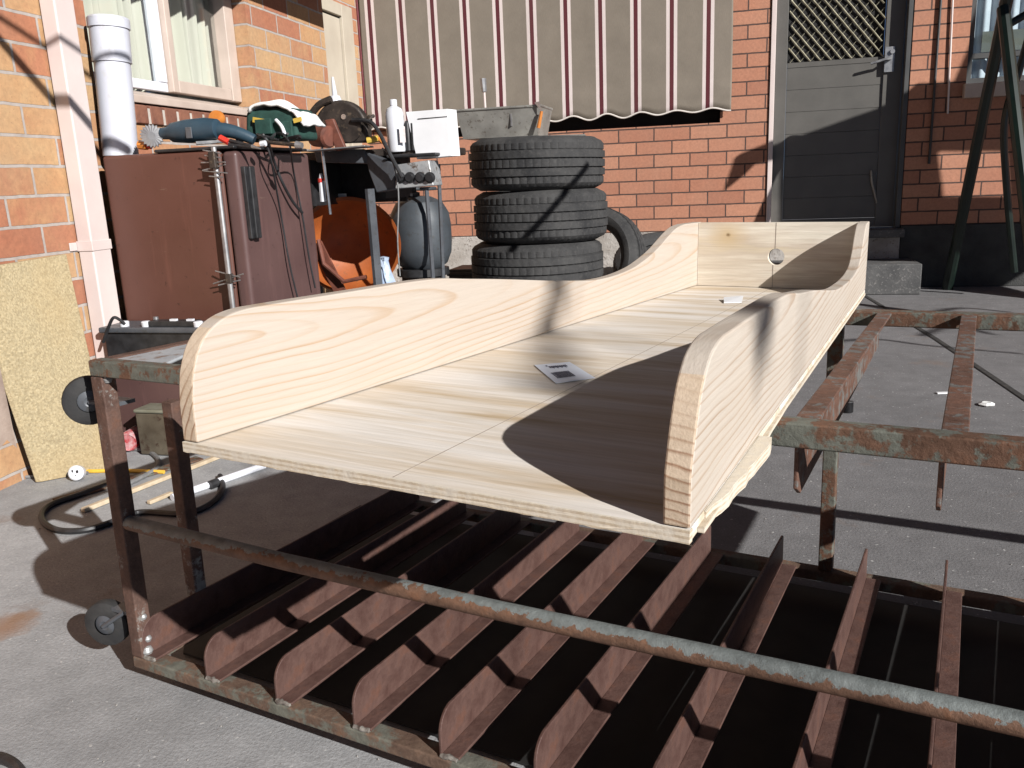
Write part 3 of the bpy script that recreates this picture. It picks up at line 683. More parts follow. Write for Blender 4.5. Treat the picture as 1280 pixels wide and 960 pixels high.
# pencil centre line on the floor
m = MB(); m.span(-.00045, .00045, .001, yb - .001, T + .0001, T + .0003); m.span(-.0005, .0005, yb - .0004, yb - .0002, T + .001, hc[1] - hr); m.span(.0025, .0035, yb - .0004, yb - .0002, hc[1] + hr, zt)
m.build('pencil_line', vary('pencil', (.26, .21, .17), (.36, .3, .25), 30, .8), bx_, local=True)
# splintered offcut strip under the right side
m = MB(); rr = random.Random(5); top = []; bot = []
for i in range(31):
    y = .02 + (BL - .03) * i / 30; j_ = .003 if y < .30 else .0018
    top.append((y, .007 if y > .02 else .005)); bot.append((y, hw(y) + BT + (j_ + .0018 * rr.random() * (y < .32))))
a = [(hw(y) + BT - .0005, y, TB) for y, _ in top]; b_ = [(x, y, TB) for y, x in bot]
m.prism(a + b_[::-1], (0, 0, .0045)); m.build('ply_overhang', mat_ply_edge, bx_, local=True)
m = MB(); rr = random.Random(8); a = []; 
for i in range(14): a.append((hw(.03) + BT + .0005 + .0055 * (rr.random() * .35 + .55) * (1 if 1 < i < 13 else .2), .035 + .19 * i / 13, .0005))
m.prism([(hw(.03) + BT - .0002, .035, .0005)] + a + [(hw(.22) + BT - .0002, .225, .0005)], (0, 0, .011)); m.build('splinter', mat_ply_edge, bx_, local=True)
# price sticker
def onfloor(px, py, z=T): d = ray(px, py); nrm = BM.to_3x3() @ Vector((0, 0, 1)); P = CAM + d * ((BM @ Vector((0, 0, z)) - CAM).dot(nrm) / d.dot(nrm)); return BM.inverted() @ P
c0, c1, c2, c3 = [onfloor(*q) for q in ((668, 457), (712, 453), (744, 473), (695, 480))]
m = MB(); up_ = Vector((0, 0, .0004)); m.prism([c + up_ for c in (c0, c1, c2, c3)], (0, 0, .0004)); st = m.build('price_sticker', vary('sticker_paper', (.66, .70, .80), (.74, .78, .86), 30, .45), bx_, local=True)
MT[st.name] = BM
def sp(u, v): return c0.lerp(c1, u).lerp(c3.lerp(c2, u), v) + Vector((0, 0, .0011))
m = MB(); rr = random.Random(2); u = .16
while u < .62:
    d = rr.choice((.008, .014, .02)); m.prism([sp(u, .50), sp(u + d, .50), sp(u + d, .80), sp(u, .80)], (0, 0, .0002)); u += d + rr.choice((.008, .012))
for k in range(9):
    u = .30 + .055 * k; m.prism([sp(u, .16), sp(u + .035, .16), sp(u + .035, .26 + .05 * (k % 2)), sp(u, .26)], (0, 0, .0002))
m.prism([sp(.25, .1), sp(.29, .1), sp(.29, .15), sp(.25, .15)], (0, 0, .0002))
m.build('barcode', vary('ink', (.03, .04, .08), (.06, .07, .12), 30, .5), st, local=True)
# chip of tape by the right arm
tp = onfloor(905, 379); m = MB(); m.prism([tp, tp + Vector((.028, .015, 0)), tp + Vector((.02, .055, .006)), tp + Vector((-.012, .04, .004))], (0, 0, .0015)); m.build('paper_scrap', mat_paper, bx_, local=True)

# ------------------------------------------------------------------ tyres
def tyre_mesh(Rr, wd, ri, nb=132, lug=.006):
    h = wd / 2
    pf = [(ri, -h * .55), (ri + .012, -h * .80), (ri + (Rr - ri) * .35, -h * .98), (ri + (Rr - ri) * .6, -h), (Rr - .040, -h * .95), (Rr - .018, -h * .86), (Rr - .006, -h * .74)]
    rows = [(-.74, -.52), (-.46, -.20), (-.14, .14), (.20, .46), (.52, .74)]
    tread = []
    for a, b in rows: tread += [(Rr - .001, h * a), (Rr, h * b)]; 
    prof = pf[:-1]; kinds = ['s'] * len(prof)
    for i, (a, b) in enumerate(rows):
        rr_ = Rr - (.006 if i in (0, 4) else 0)
        prof += [(rr_, h * a), (rr_, h * (a + b) / 2), (rr_, h * b)]; kinds += ['b%d' % i] * 3
        if i < 4: prof += [(Rr - .010, h * (b + .012)), (Rr - .010, h * (rows[i + 1][0] - .012))]; kinds += ['g', 'g']
    prof += [(r, -y) for r, y in pf[:-1]][::-1]; kinds += ['s'] * (len(pf) - 1)
    def mod(j, k):
        kd = kinds[j]
        if kd[0] != 'b': return 0
        i = int(kd[1]); sh = (0, 2, 1, 3, 0)[i]; ph = (k + sh + (j % 3 if i in (1, 3) else 0)) % 4
        return -lug * (1.0 if i in (0, 4) else .7) if ph == 0 else 0
    m = MB(); m.lathe(prof, (0, 0, 0), (0, 0, 1), nb, mod)
    m.lathe([(ri - .002, -h * .5), (ri - .002, h * .5)], (0, 0, 0), (0, 0, 1), 48)
    return m
t0 = tyre_mesh(.325, .238, .20, 224, .0036).build('tyre', mat_tyre, None, smooth=True, ang=28)
def ty(o, x, y, z, tilt, label):
    o.matrix_world = Matrix.Translation((x, y, z)) @ tilt.to_4x4(); tag(o, label, 'tyre', 'worn tyres piled by the rear wall'); return o
TY = 4.12
ty(t0, -.925, TY, .862, rotm(0, R(1.0), .3), 'worn black tyre on top of the stack, under the grey tray')
ty(copyobj(t0), -.915, TY, .622, rotm(0, R(.5), 1.1), 'black tyre second from the top of the stack')
ty(copyobj(t0), -.94, TY + .0, .382, rotm(0, 0, 2.0), 'black tyre third from the top of the stack, just above the bottom one')
ty(copyobj(t0), -1.06, TY + .05, .121, rotm(0, 0, 2.9), 'bottom tyre of the stack, sticking out to the left')
t2 = tyre_mesh(.31, .19, .195, 176, .0034).build('tyre', mat_tyre, None, smooth=True, ang=28)
lc = at(742, 296, 4.95)
ty(t2, lc.x, lc.y, .315, rotm(R(76), 0, R(-18)), 'tyre standing upright behind the stack with its open side showing')
lc = at(822, 330, 4.9); 
ty(copyobj(t2), -.44, 5.50, .215, rotm(R(27), 0, R(5)), 'tyre slumped low against the rear wall, right of the upright one')
m = MB(); m.span(-1.61, -1.22, 4.72, 4.98, .001, .30); m.span(-1.62, -1.21, 4.71, 4.99, .262, .285); tag(m.build('crate', mat_black, None, bevel=.006), 'low black crate behind the tyre stack by the rear wall', 'crate')

# grey tray on the tyres
tz = .985
tr = thing('metal_tray', 'dull grey rectangular drip tray resting on the stacked tyres', 'tray', (-.98, TY, tz))
A = [at(570, 138, TY - .12), at(676, 139, TY - .12)]; zt_, zb_ = A[0].z - .002, tz + .006
m = MB(); x0, x1, y0, y1 = A[0].x, A[1].x, TY - .12, TY + .14; e = .022
o4 = [(x0, y0), (x1, y0), (x1, y1), (x0, y1)]; i4 = [(x0 + e, y0 + e), (x1 - e, y0 + e), (x1 - e, y1 - e), (x0 + e, y1 - e)]
T_ = [m.bm.verts.new((x, y, zt_)) for x, y in o4]; B_ = [m.bm.verts.new((x, y, zb_)) for x, y in i4]
m.bm.faces.new(B_)
for i in range(4): m.bm.faces.new((T_[i], T_[(i + 1) % 4], B_[(i + 1) % 4], B_[i]))
o = m.build('pan', mat_tray, tr); sm = o.modifiers.new('t', 'SOLIDIFY'); sm.thickness = .003
m = MB(); m.tube([(x, y, zt_) for x, y in o4], .006, 8, close=True); m.build('rim', mat_tray, tr, smooth=True)
m = MB(); cx = at(638, 150, TY - .13); m.box((cx.x, TY - .112, (zt_ + zb_) / 2 + .01), (.006, .012, .055)); m.build('seam', mat_steel, tr)
bd_ = thing('board_scrap', 'thin grey offcut board lying between the top tyre and the tray', 'board', (-.93, TY - .05, tz))
m = MB(); m.box((-.86, TY - .05, tz - .0015), (.36, .20, .006), rotm(0, R(1), R(8))); m.build('offcut', mat_tray, bd_)
sp_ = thing('paint_scraper', 'small scraper with an orange handle standing at the right end of the tray', 'scraper', at(674, 160, TY - .15))
m = MB(); a = at(677, 139, TY - .135); b_ = at(673, 160, TY - .135); m.tube([a, b_], [.007, .009], 8); m.build('handle', mat_orange2, sp_, smooth=True)
m = MB(); a2 = at(671, 128, TY - .135); m.prism([a, a2 + Vector((-.012, 0, 0)), a2 + Vector((.012, 0, .004))], (0, .002, 0)); m.build('blade', mat_chrome, sp_)
br = thing('old_brush', 'thin brush standing upright in the grey tray', 'brush', at(607, 139, TY - .02))
m = MB(); a = at(607, 139, TY - .02); b_ = at(605, 112, TY - .02); m.tube([a - Vector((0, 0, .05)), b_], .006, 8); m.build('handle', mat_cream, br, smooth=True)
m = MB(); m.tube([b_ - Vector((0, 0, .01)), b_ + Vector((-.003, 0, .05))], [.013, .016], 8); m.build('bristles', mat_steel, br, smooth=True)

# ------------------------------------------------------------------ brown bar fridge
FY = 2.40; fa, fb = at(125, 190, FY), at(287, 188, FY); fz = (fa.z + fb.z) / 2 - .004; fdp = .47
frd = thing('bar_fridge', 'brown enamel bar fridge standing against the side wall', 'fridge', ((fa.x + fb.x) / 2, FY + .2, 0))
m = MB(); m.span(fa.x, fb.x - .035, FY, FY + fdp, .03, fz); m.build('cabinet', mat_fridge, frd, bevel=.012, seg=3)
m = MB(); m.span(fb.x - .030, fb.x + .022, FY - .002, FY + fdp + .002, .08, fz - .006); fd_ = m.build('door', mat_fridge_d, frd, bevel=.014, seg=3)
m = MB(); xh = fb.x + .024; ha, hb = atX(305, 208, xh), atX(318, 298, xh)
m.span(xh - .004, xh + .02, ha.y, ha.y + .03, hb.z, ha.z); m.build('handle', mat_black, fd_, bevel=.004)
m = MB(); m.span(xh - .004, xh + .012, ha.y - .018, ha.y - .001, hb.z, ha.z); m.build('handle_recess', mat_black, fd_, bevel=.003)
for x in (fa.x + .05, fb.x - .08):
    for y in (FY + .05, FY + fdp - .05): m = MB(); m.lathe([(0, 0), (.018, 0), (.016, .032), (0, .032)], (x, y, 0), (0, 0, 1), 12); m.build('foot', mat_black, frd)
m = MB(); m.span(fa.x + .2, fb.x + .018, FY - .004, FY + fdp, fz, fz + .010); bb_ = m.build('tray', mat_black, None, bevel=.004); tag(bb_, 'flat black board lying on top of the brown fridge', 'board')
top = fz + .010

# pvc pipe
pc = at(150, 187, FY + .085); rp = .055
pv = thing('pvc_pipe', 'white capped plastic drain pipe standing on the left of the fridge', 'pipe', (pc.x, FY + .085, fz))
tp_ = at(131, 22, FY + .085); base = Vector((pc.x, FY + .085, fz)); ax = (Vector((tp_.x, FY + .10, tp_.z)) - base); Lp = ax.length; ax.normalize()
m = MB(); m.lathe([(0, 0), (rp, 0), (rp, Lp - .13), (rp - .002, Lp - .13)], base, ax, 40); m.build('tube', mat_pvc, pv, smooth=True)
m = MB(); m.lathe([(rp + .0005, Lp - .135), (rp + .0045, Lp - .134), (rp + .0045, Lp - .03), (rp, Lp - .03)], base, ax, 40); m.build('coupling', mat_pvc, pv, smooth=True)
m = MB(); m.lathe([(rp + .001, Lp - .032), (rp + .0085, Lp - .031), (rp + .0085, Lp - .003), (rp + .004, Lp + .002), (0, Lp + .003)], base, ax, 40); m.build('cap', mat_pvc, pv, smooth=True)

# tv antenna leaning against the fridge
an = thing('tv_antenna', 'old silver rod antenna with short spines leaning on the fridge corner', 'antenna', at(292, 400, FY - .03))
a, b_ = at(267, 184, FY - .02), at(293, 400, FY - .035); m = MB(); m.tube([a, b_ + (b_ - a) * .75], .0085, 10); m.build('boom', mat_steel, an, smooth=True)
rr = random.Random(4)
for px, py, ln in ((266, 190, .07), (267, 196, .06), (268, 203, .10), (269, 209, .08), (270, 215, .085), (271, 221, .05), (286, 343, .10), (287, 348, .13), (288, 353, .08)):
    c = at(px, py, FY - .032); d = Vector((1, rr.uniform(-.25, .1), rr.uniform(-.25, .3))).normalized()
    m = MB(); m.tube([c - d * ln * .55, c + d * ln * .45], .0022, 6); m.build('element', mat_steel, an, smooth=True)
m = MB(); c = at(287, 348, FY - .034); m.box(c, (.02, .02, .03)); m.build('clamp', mat_saw, an, bevel=.003)
m = MB(); c = at(267, 200, FY - .034); m.box(c, (.022, .022, .05)); m.build('clamp', mat_saw, an, bevel=.003)

# blue drill with wire wheel
dr = thing('power_drill', 'blue power drill with a round wire brush lying on the fridge', 'drill', at(230, 170, FY + .1))
Yd = FY + .06
wc = at(190, 170, Yd - .02); m = MB(); dax = (at(250, 166, Yd) - wc).normalized()
m.lathe([(0, -.010), (.010, -.010), (.012, -.006), (.034, -.004), (.036, 0), (.034, .004), (.012, .006), (0, .006)], wc, dax * .35 + Vector((0, -1, 0)) * .8, 40, mod=lambda j, k: (-.004 if k % 2 else .002) if j in (3, 4, 5) else 0); ww = m.build('wire_wheel', mat_steel, dr)
m = MB(); s0 = at(203, 167, Yd); s1 = at(272, 161, Yd); d2 = (s1 - s0); L_ = d2.length
m.lathe([(0, -.02), (.008, -.02), (.009, 0), (.018, .0), (.020, L_ * .12), (.030, L_ * .2), (.036, L_ * .45), (.037, L_ * .8), (.030, L_), (.012, L_ * 1.04), (0, L_ * 1.04)], s0, d2, 28); m.build('motor_housing', mat_blue, dr, smooth=True)
m = MB(); m.lathe([(0, -.03), (.012, -.03), (.015, -.02), (.016, .012), (0, .012)], s0, d2, 18); m.build('chuck', mat_black, dr, smooth=True)
m = MB(); m.tube(curve([at(262, 163, Yd), at(283, 163, Yd + .01), at(302, 168, Yd + .02), at(318, 175, Yd + .03)], 4), [.026 - .0008 * i for i in range(13)], 12); m.build('handle', mat_blue, dr, smooth=True)
m = MB(); c = at(271, 148, Yd + .05); m.lathe([(0, -.012), (.024, -.010), (.026, 0), (.022, .012), (0, .016)], c, (0, -1, .35), 24); m.build('orange_knob', mat_orange2, dr, smooth=True)
m = MB(); m.box(at(236, 166, Yd - .036), (.022, .004, .034)); m.build('rating_plate', mat_bbq, dr, bevel=.002)

# green tool bag with white cloth
gb = thing('tool_bag', 'dark green canvas tool bag with yellow tabs on the fridge', 'bag', at(345, 176, FY + .22))
Yb = FY + .2; a, b_ = at(309, 178, Yb), at(372, 134, Yb)
m = MB(); m.box(((a.x + b_.x) / 2, Yb + .06, (a.z + b_.z) / 2), (b_.x - a.x, .15, b_.z - a.z), taper=.9); o = m.build('body', mat_green, gb, bevel=.014, seg=4)
m = MB(); m.box(((a.x + b_.x) / 2 - .02, Yb - .018, a.z + .045), (.06, .015, .05)); m.box(((a.x + b_.x) / 2 + .06, Yb - .018, a.z + .03), (.045, .015, .055)); m.build('pocket', mat_green, gb, bevel=.004)
m = MB(); c = at(325, 151, Yb - .022); m.box(c, (.05, .006, .016), rotm(0, R(12), 0)); m.build('yellow_trim', mat_yellow, gb, smooth=True); m = MB(); c = at(372, 150, Yb - .02); m.box(c, (.028, .006, .014), rotm(0, R(-10), 0)); m.build('yellow_trim', mat_yellow, gb, smooth=True)
m = MB(); m.tube(curve([at(345, 150, Yb - .02), at(352, 158, Yb - .03), at(356, 168, Yb - .03)], 4), .006, 8); m.build('buckle', mat_white, gb, smooth=True)
cl = MB()
ca, cb_ = at(312, 131, Yb), at(384, 147, Yb)
def clf(u, v):
    x = ca.x + (cb_.x - ca.x) * u; hgt = math.sin(math.pi * min(1, u * 1.25)) ** .6 if u < .8 else max(0, (1 - u) * 1.6)
    return (x, Yb - .02 + .15 * v, b_.z - .004 + .042 * hgt * math.sin(math.pi * (v * .7 + .25)) - .02 * u + (.003 * math.sin(u * 11 + v * 5) + .002 * math.sin(u * 27 - v * 14)) - .03 * (u > .85) * (u - .85) / .15)
cl.grid(clf, 30, 14); o = cl.build('white_cloth', mat_cloth, None, smooth=True, ang=80); tag(o, 'crumpled white cloth lying on the green tool bag', 'cloth'); sm = o.modifiers.new('s', 'SOLIDIFY'); sm.thickness = .008

# pliers, screwdrivers and odds on the fridge top
def rod(name, label, cat, parts):
    t = thing(name, label, cat, parts[0][2][0])
    for nm, mt, pts, r in parts: m = MB(); m.tube(pts, r, 8); m.build(nm, mt, t, smooth=True)
    return t
Yo = FY + .03
rod('pliers', 'black handled pliers lying at the front edge of the fridge top', 'pliers', [('handle', mat_black, [at(288, 176, Yo), at(315, 183, Yo - .02)], .006), ('jaw', mat_steel, [at(315, 183, Yo - .02), at(326, 186, Yo - .025)], [.006, .002]), ('handle', mat_black, [at(286, 181, Yo - .01), at(315, 184, Yo - .02)], .005)])
rod('red_screwdriver', 'red handled screwdriver beside the blue drill', 'screwdriver', [('handle', mat_red, [at(275, 172, Yo), at(286, 178, Yo)], .010), ('shaft', mat_steel, [at(286, 178, Yo), at(304, 181, Yo)], .003)])
rod('orange_bottle', 'small orange bottle lying under the wire brush', 'bottle', [('body', mat_orange2, [at(174, 181, Yo + .02), at(184, 182, Yo + .02)], .014), ('cap', mat_red, [at(184, 182, Yo + .02), at(189, 183, Yo + .02)], .009)])
rod('silver_ruler', 'flat silver rod lying across the fridge top', 'rod', [('bar', mat_steel, [at(245, 179, Yo - .01), at(290, 176, Yo + .06)], .006)])
rod('bottle_top', 'small white bottle top lying near the pliers', 'bottle top', [('disc', mat_white, [at(326, 180, Yo), at(332, 179, Yo)], .009)])
m = MB(); rr = random.Random(11); P = [at(300 + 12 * math.sin(i * 1.1) + rr.uniform(-6, 6) + i * 3.2, 171 + rr.uniform(-5, 5), FY + .16 + rr.uniform(-.05, .05)) for i in range(22)]
m.tube(curve(P, 5), .0045, 6); tag(m.build('coiled_cable', mat_black, None, smooth=True), 'messy heap of black cable on the fridge between drill and green bag', 'cable')
rod('spanner', 'dark steel spanner lying behind the pliers on the fridge', 'spanner', [('shaft', mat_saw, [at(325, 177, Yo + .05), at(370, 181, Yo + .03)], .006), ('head', mat_steel, [at(370, 181, Yo + .03), at(378, 182, Yo + .03)], [.012, .009])])
# black cables drooping over the fridge
for lab, pts in (('thick black cable drooping over the fridge door', [(322, 168), (334, 176), (342, 200), (352, 226), (366, 252), (378, 266)]),
                 ('thin black cable hanging over the fridge door towards the floor', [(355, 170), (362, 180), (367, 215), (378, 270), (386, 320), (394, 360)]),
                 ('thin black cord hanging down the middle of the fridge door', [(330, 175), (338, 196), (350, 262), (362, 330), (372, 372)])):
    P = []
    for i, (x, y) in enumerate(pts):
        P.append(at(x, y, FY + .12) if i == 0 else (at(x, y, FY + .08) if i == 1 else atX(x, y, fb.x + .030 + .004 * i)))
    m = MB(); m.tube(curve(P, 6), .005 if 'thick' in lab else .0032, 8); tag(m.build('black_cable', mat_black, None, smooth=True), lab, 'cable', 'cables hanging from the fridge top')

# ------------------------------------------------------------------ barbecue
BQ = 3.25
bq = thing('barbecue', 'grey gas barbecue on a trolley beside the brown fridge', 'barbecue', at(470, 340, BQ))
def rect(m, x0, y0, x1, y1, Y, d): a, b2 = at(x0, y1, Y), at(x1, y0, Y); m.span(a.x, b2.x, Y, Y + d, a.z, b2.z); return m
m = MB(); a, b2 = at(392, 200, BQ), at(548, 182, BQ); m.span(a.x - .1, b2.x, BQ - .0, BQ + .36, a.z, a.z + .03); m.build('hot_plate', mat_saw, bq, bevel=.006)
m = MB(); m.prism([at(455, 188, BQ), at(494, 205, BQ - .06), at(494, 236, BQ - .06), at(470, 241, BQ - .05), at(461, 215, BQ - .02)], (0, .10, 0)); m.prism([at(392, 188, BQ - .01), at(455, 186, BQ - .01), at(461, 205, BQ - .01), at(395, 203, BQ - .01)], (0, .02, 0)); m.build('side_cheek', mat_bbq, bq, bevel=.006)
m = MB(); m.prism([at(494, 206, BQ - .06), at(536, 200, BQ - .06), at(542, 232, BQ - .07), at(494, 236, BQ - .07)], (0, .11, 0)); cp_ = m.build('control_panel', mat_alu if False else vary('worn_silver_panel', (.30, .31, .32), (.46, .47, .47), 26, .4, .4, .001, (.12, .09, .07), 40), bq, bevel=.004)
for kx in (500, 512, 525, 537):
    m = MB(); c = at(kx, 222, BQ - .072); m.lathe([(0, .012), (.014, .012), (.017, 0), (.0215, -.001), (.0215, -.005), (0, -.005)], c, (0, -1, 0), 20); m.build('knob', mat_black, cp_, smooth=True)
m = MB()
for (x0, y0, x1, y1, Y) in ((462, 236, 474, 372, BQ - .04), (533, 234, 543, 372, BQ - .04), (548, 205, 552, 300, BQ + .30), (396, 205, 402, 380, BQ + .30)):
    a, b2 = at(x0, y0, Y), at(x1, y1, Y); m = MB(); d = b2 - a; m.tube([a, a + d * (a.z / (a.z - b2.z))],   .020 if x0 < 470 and x0 > 450 else .009, 8); m.build('leg', mat_bbq, bq, smooth=True)
m = MB(); a, b2 = at(384, 258, BQ), at(470, 190, BQ); m.span(b2.x, b2.x + .02, BQ + .02, BQ + .32, a.z + .02, b2.z); m.span(a.x, a.x + .02, BQ + .02, BQ + .32, a.z, b2.z); m.span(a.x + .021, b2.x - .001, BQ + .30, BQ + .32, a.z, b2.z); m.build('firebox', mat_black, bq)
m = MB(); z_ = .30; a, b2 = at(400, 300, BQ), at(543, 300, BQ); m.span(a.x, b2.x, BQ - .02, BQ + .32, .20, .215); m.build('shelf', mat_bbq, bq)
m = MB(); a, b2 = at(380, 262, BQ + .32), at(462, 200, BQ + .32); m.span(a.x - .05, b2.x, BQ + .33, BQ + .345, a.z, b2.z + .02); m.build('back_plate', mat_black, bq)
btop = at(392, 182, BQ).z + .012

# orange tub (barrow tray) on its side under the barbecue
ob = thing('orange_barrow_tray', 'rusty orange barrow tray tipped on its side under the barbecue', 'barrow tray', at(430, 350, BQ + .05))
oc = at(437, 310, BQ + .20); m = MB(); ax = Vector((.38, -.80, .42)).normalized()
m.lathe([(.015, -.17), (.09, -.165), (.155, -.13), (.195, -.05), (.212, .03), (.222, .04), (.220, .046), (.208, .036), (.190, -.045), (.15, -.122), (.088, -.155), (.0, -.16)], oc, ax, 44); m.build('tray', mat_orange, ob, smooth=True)
m = MB(); a, b2 = at(397, 305, BQ + .02), at(428, 372, BQ - .02); m.box((a + b2) / 2, (.05, .012, (a - b2).length), rotm(0, R(-24), 0)); m.build('strut', mat_rustred, ob)
m = MB(); m.tube([at(398, 300, BQ + .0), at(405, 330, BQ - .02), at(430, 352, BQ - .03), at(458, 346, BQ - .02)], .009, 8); m.build('handle', mat_rustred, ob, smooth=True)
cc = MB(); cc.box(at(428, 245, BQ + .26), (.035, .01, .02)); tag(cc.build('paper_tag', mat_cloth, None), 'small pale tag stuck above the orange tray', 'tag')

# circular saw
cs = thing('circular_saw', 'grimy circular saw with round guard and red motor on the barbecue', 'saw', at(425, 185, BQ - .1))
Ys = BQ - .05; c = at(425, 160, Ys); m = MB()
arc = [(c.x + .115 * math.cos(a), c.z - .01 + .115 * math.sin(a)) for a in [math.pi * (.02 + .96 * i / 20) for i in range(21)]]
m.prism([(x, Ys, z) for x, z in arc] + [(c.x - .115, Ys, c.z - .055), (c.x + .115, Ys, c.z - .06)], (0, .05, 0)); m.build('blade_guard', mat_saw, cs, bevel=.012, seg=3)
m = MB(); m.lathe([(0, -.02), (.032, -.02), (.04, -.01), (.055, .0), (.055, .008), (0, .01)], (c.x + .04, Ys - .004, c.z), (0, -1, 0), 26); m.build('lower_guard', mat_saw, cs, smooth=True)
m = MB(); a = at(392, 170, Ys - .02); m.lathe([(0, 0), (.03, 0), (.04, .01), (.042, .09), (.035, .10), (0, .10)], a, (.9, -.4, -.1), 24); m.build('motor', mat_rustred, cs, smooth=True)
m = MB(); m.prism([at(405, 150, Ys - .05), at(416, 148, Ys - .05), at(432, 186, Ys - .05), at(420, 189, Ys - .05)], (0, .02, 0)); m.build('brace', mat_rustred, cs, bevel=.004)
m = MB(); m.tube(curve([at(388, 165, Ys), at(386, 150, Ys), at(398, 132, Ys), at(414, 124, Ys)], 5), .014, 10); m.build('handle', mat_saw, cs, smooth=True)
m = MB(); m.lathe([(0, 0), (.010, 0), (.010, .006), (0, .006)], at(430, 146, Ys - .01), (0, -1, 0), 14); m.build('spindle', mat_chrome, cs, smooth=True)
m = MB(); m.box(at(425, 186, Ys - .02), (.24, .12, .006), rotm(0, R(-2), R(6))); m.build('sole_plate', mat_steel, cs, bevel=.002)
rod('yellow_clamp', 'yellow plastic clamp beside the saw', 'clamp', [('body', mat_yellow, [at(459, 176, BQ - .06), at(473, 173, BQ - .05)], .013), ('grip', mat_orange2, [at(473, 173, BQ - .05), at(478, 178, BQ - .05)], .008)])
m = MB(); m.tube(curve([at(440, 150, BQ - .07), at(462, 152, BQ - .08), at(474, 166, BQ - .09), at(486, 190, BQ - .10), at(503, 222, BQ - .11)], 6), .008, 8); tag(m.build('saw_cord', mat_black, None, smooth=True), 'thick black cord running from the saw over the barbecue panel', 'cable')
m = MB(); m.tube(curve([at(478, 185, BQ - .09), at(490, 200, BQ - .1), at(498, 240, BQ - .09), at(497, 300, BQ - .09), at(500, 345, BQ - .09)], 6), .003, 6); tag(m.build('thin_cord', mat_cord_g, None, smooth=True), 'thin grey cord dangling below the barbecue panel', 'cable')
# small coil of clutter by the saw
m = MB(); rr = random.Random(9); P = [at(455 + rr.uniform(-8, 14), 158 + rr.uniform(-14, 14), BQ - .03 + rr.uniform(-.03, .03)) for _ in range(12)]; m.tube(curve(P, 6), .004, 6); tag(m.build('wire_tangle', mat_saw, None, smooth=True), 'tangle of dark wire beside the saw', 'wire')

# sealant bottle with nozzle, white bottle, black tube, white box
sb = thing('sealant_bottle', 'white sealant cartridge with a long nozzle behind the saw', 'bottle', at(419, 126, BQ + .05))
a = at(419, 124, BQ + .08); m = MB(); m.lathe([(0, -.16), (.026, -.16), (.026, -.005), (.02, .012), (.0, .012)], a, (0, 0, 1), 20); m.build('body', mat_white, sb, smooth=True)
m = MB(); m.lathe([(.011, .012), (.010, .03), (.005, .085), (.0, .085)], a, (-.04, 0, 1), 14); m.build('nozzle', mat_white, sb, smooth=True)
wb = thing('plastic_bottle', 'white plastic bottle with narrow neck standing on the barbecue', 'bottle', at(497, 190, BQ))
a = at(497, 190, BQ); h_ = at(494, 124, BQ).z - a.z; m = MB(); m.lathe([(0, 0), (.033, 0), (.036, .006), (.036, h_ * .72), (.030, h_ * .82), (.014, h_ * .87), (.013, h_ * .90), (0, h_ * .9)], a, (-.02, 0, 1), 28); m.build('body', mat_white, wb, smooth=True)
m = MB(); m.lathe([(.0145, h_ * .885), (.0145, h_ * .99), (.010, h_), (0, h_)], a, (-.02, 0, 1), 18); m.build('cap', mat_white, wb, smooth=True)
m = MB(); a2 = at(503, 168, BQ - .037); m.box(a2, (.022, .002, .06), rotm(0, 0, R(25))); m.build('printed_label', vary('pink_label', (.55, .45, .42), (.7, .66, .66), 60, .5), wb)
bt = thing('black_tube', 'small black twin cartridge between white bottle and white box', 'tube', at(514, 188, BQ))
m = MB()
for dx in (-.010, .012): m.lathe([(0, 0), (.011, 0), (.011, .10), (.006, .112), (0, .112)], at(514, 188, BQ) + Vector((dx, 0, 0)), (0, 0, 1), 14)
m.build('body', mat_black, bt, smooth=True)
wx_ = thing('white_box', 'upright white cardboard box with a dark slot at the barbecue end', 'box', at(540, 196, BQ + .02))
P4 = [at(507, 140, BQ - .01), at(559, 136, BQ - .01), at(564, 195, BQ - .01), at(521, 199, BQ - .01)]
m = MB(); m.prism(P4, (.015, .07, 0)); m.build('carton', mat_paper, wx_, bevel=.002)
m = MB(); q1, q2 = at(522, 148.5, BQ - .0125), at(559, 145.5, BQ - .0125); m.prism([q1 + Vector((0, 0, -.002)), q2 + Vector((0, 0, -.001)), q2 + Vector((0, 0, .001)), q1 + Vector((0, 0, .001))], (0, .001, 0)); m.build('slot', mat_black, wx_)
m = MB(); a, b2 = at(484, 198, BQ - .05), at(546, 197, BQ - .05); m.span(a.x, b2.x, BQ - .06, BQ + .05, at(515, 192, BQ).z - .014, at(515, 192, BQ).z - .002); tag(m.build('black_shelf_board', mat_black, None, bevel=.004), 'small black board on the barbecue end under the white bottle', 'board')

# hanging rod and marker in front of the barbecue
rod('long_screwdriver', 'long thin steel rod hanging from the barbecue edge', 'rod', [('handle', mat_saw, [at(399, 172, BQ - .10), at(402, 182, BQ - .10)], .009), ('shaft', mat_chrome, [at(402, 182, BQ - .10), at(413, 268, BQ - .10)], .006)])
rod('glue_tube', 'white tube with a red band hanging in front of the barbecue', 'tube', [('body', mat_white, [at(404, 252, BQ - .08), at(402, 226, BQ - .08)], .012), ('band', mat_red, [at(401.6, 228, BQ - .08), at(401.3, 223, BQ - .08)], .0128), ('tip', mat_white, [at(401.3, 224, BQ - .08), at(401, 217, BQ - .08)], [.009, .005])])
m = MB(); rr = random.Random(6); a = at(481, 346, BQ + .02)
m.lathe([(0, -.10), (.035, -.09), (.045, -.03), (.03, .03), (.012, .065), (.02, .08), (0, .085)], a, (0, 0, 1), 14, mod=lambda j, k: .008 * math.sin(k * 2.4 + j * 2)); tag(m.build('plastic_bag', mat_bluebag, None, smooth=True, ang=60), 'crumpled pale blue plastic bag hanging beside the orange tray', 'bag')

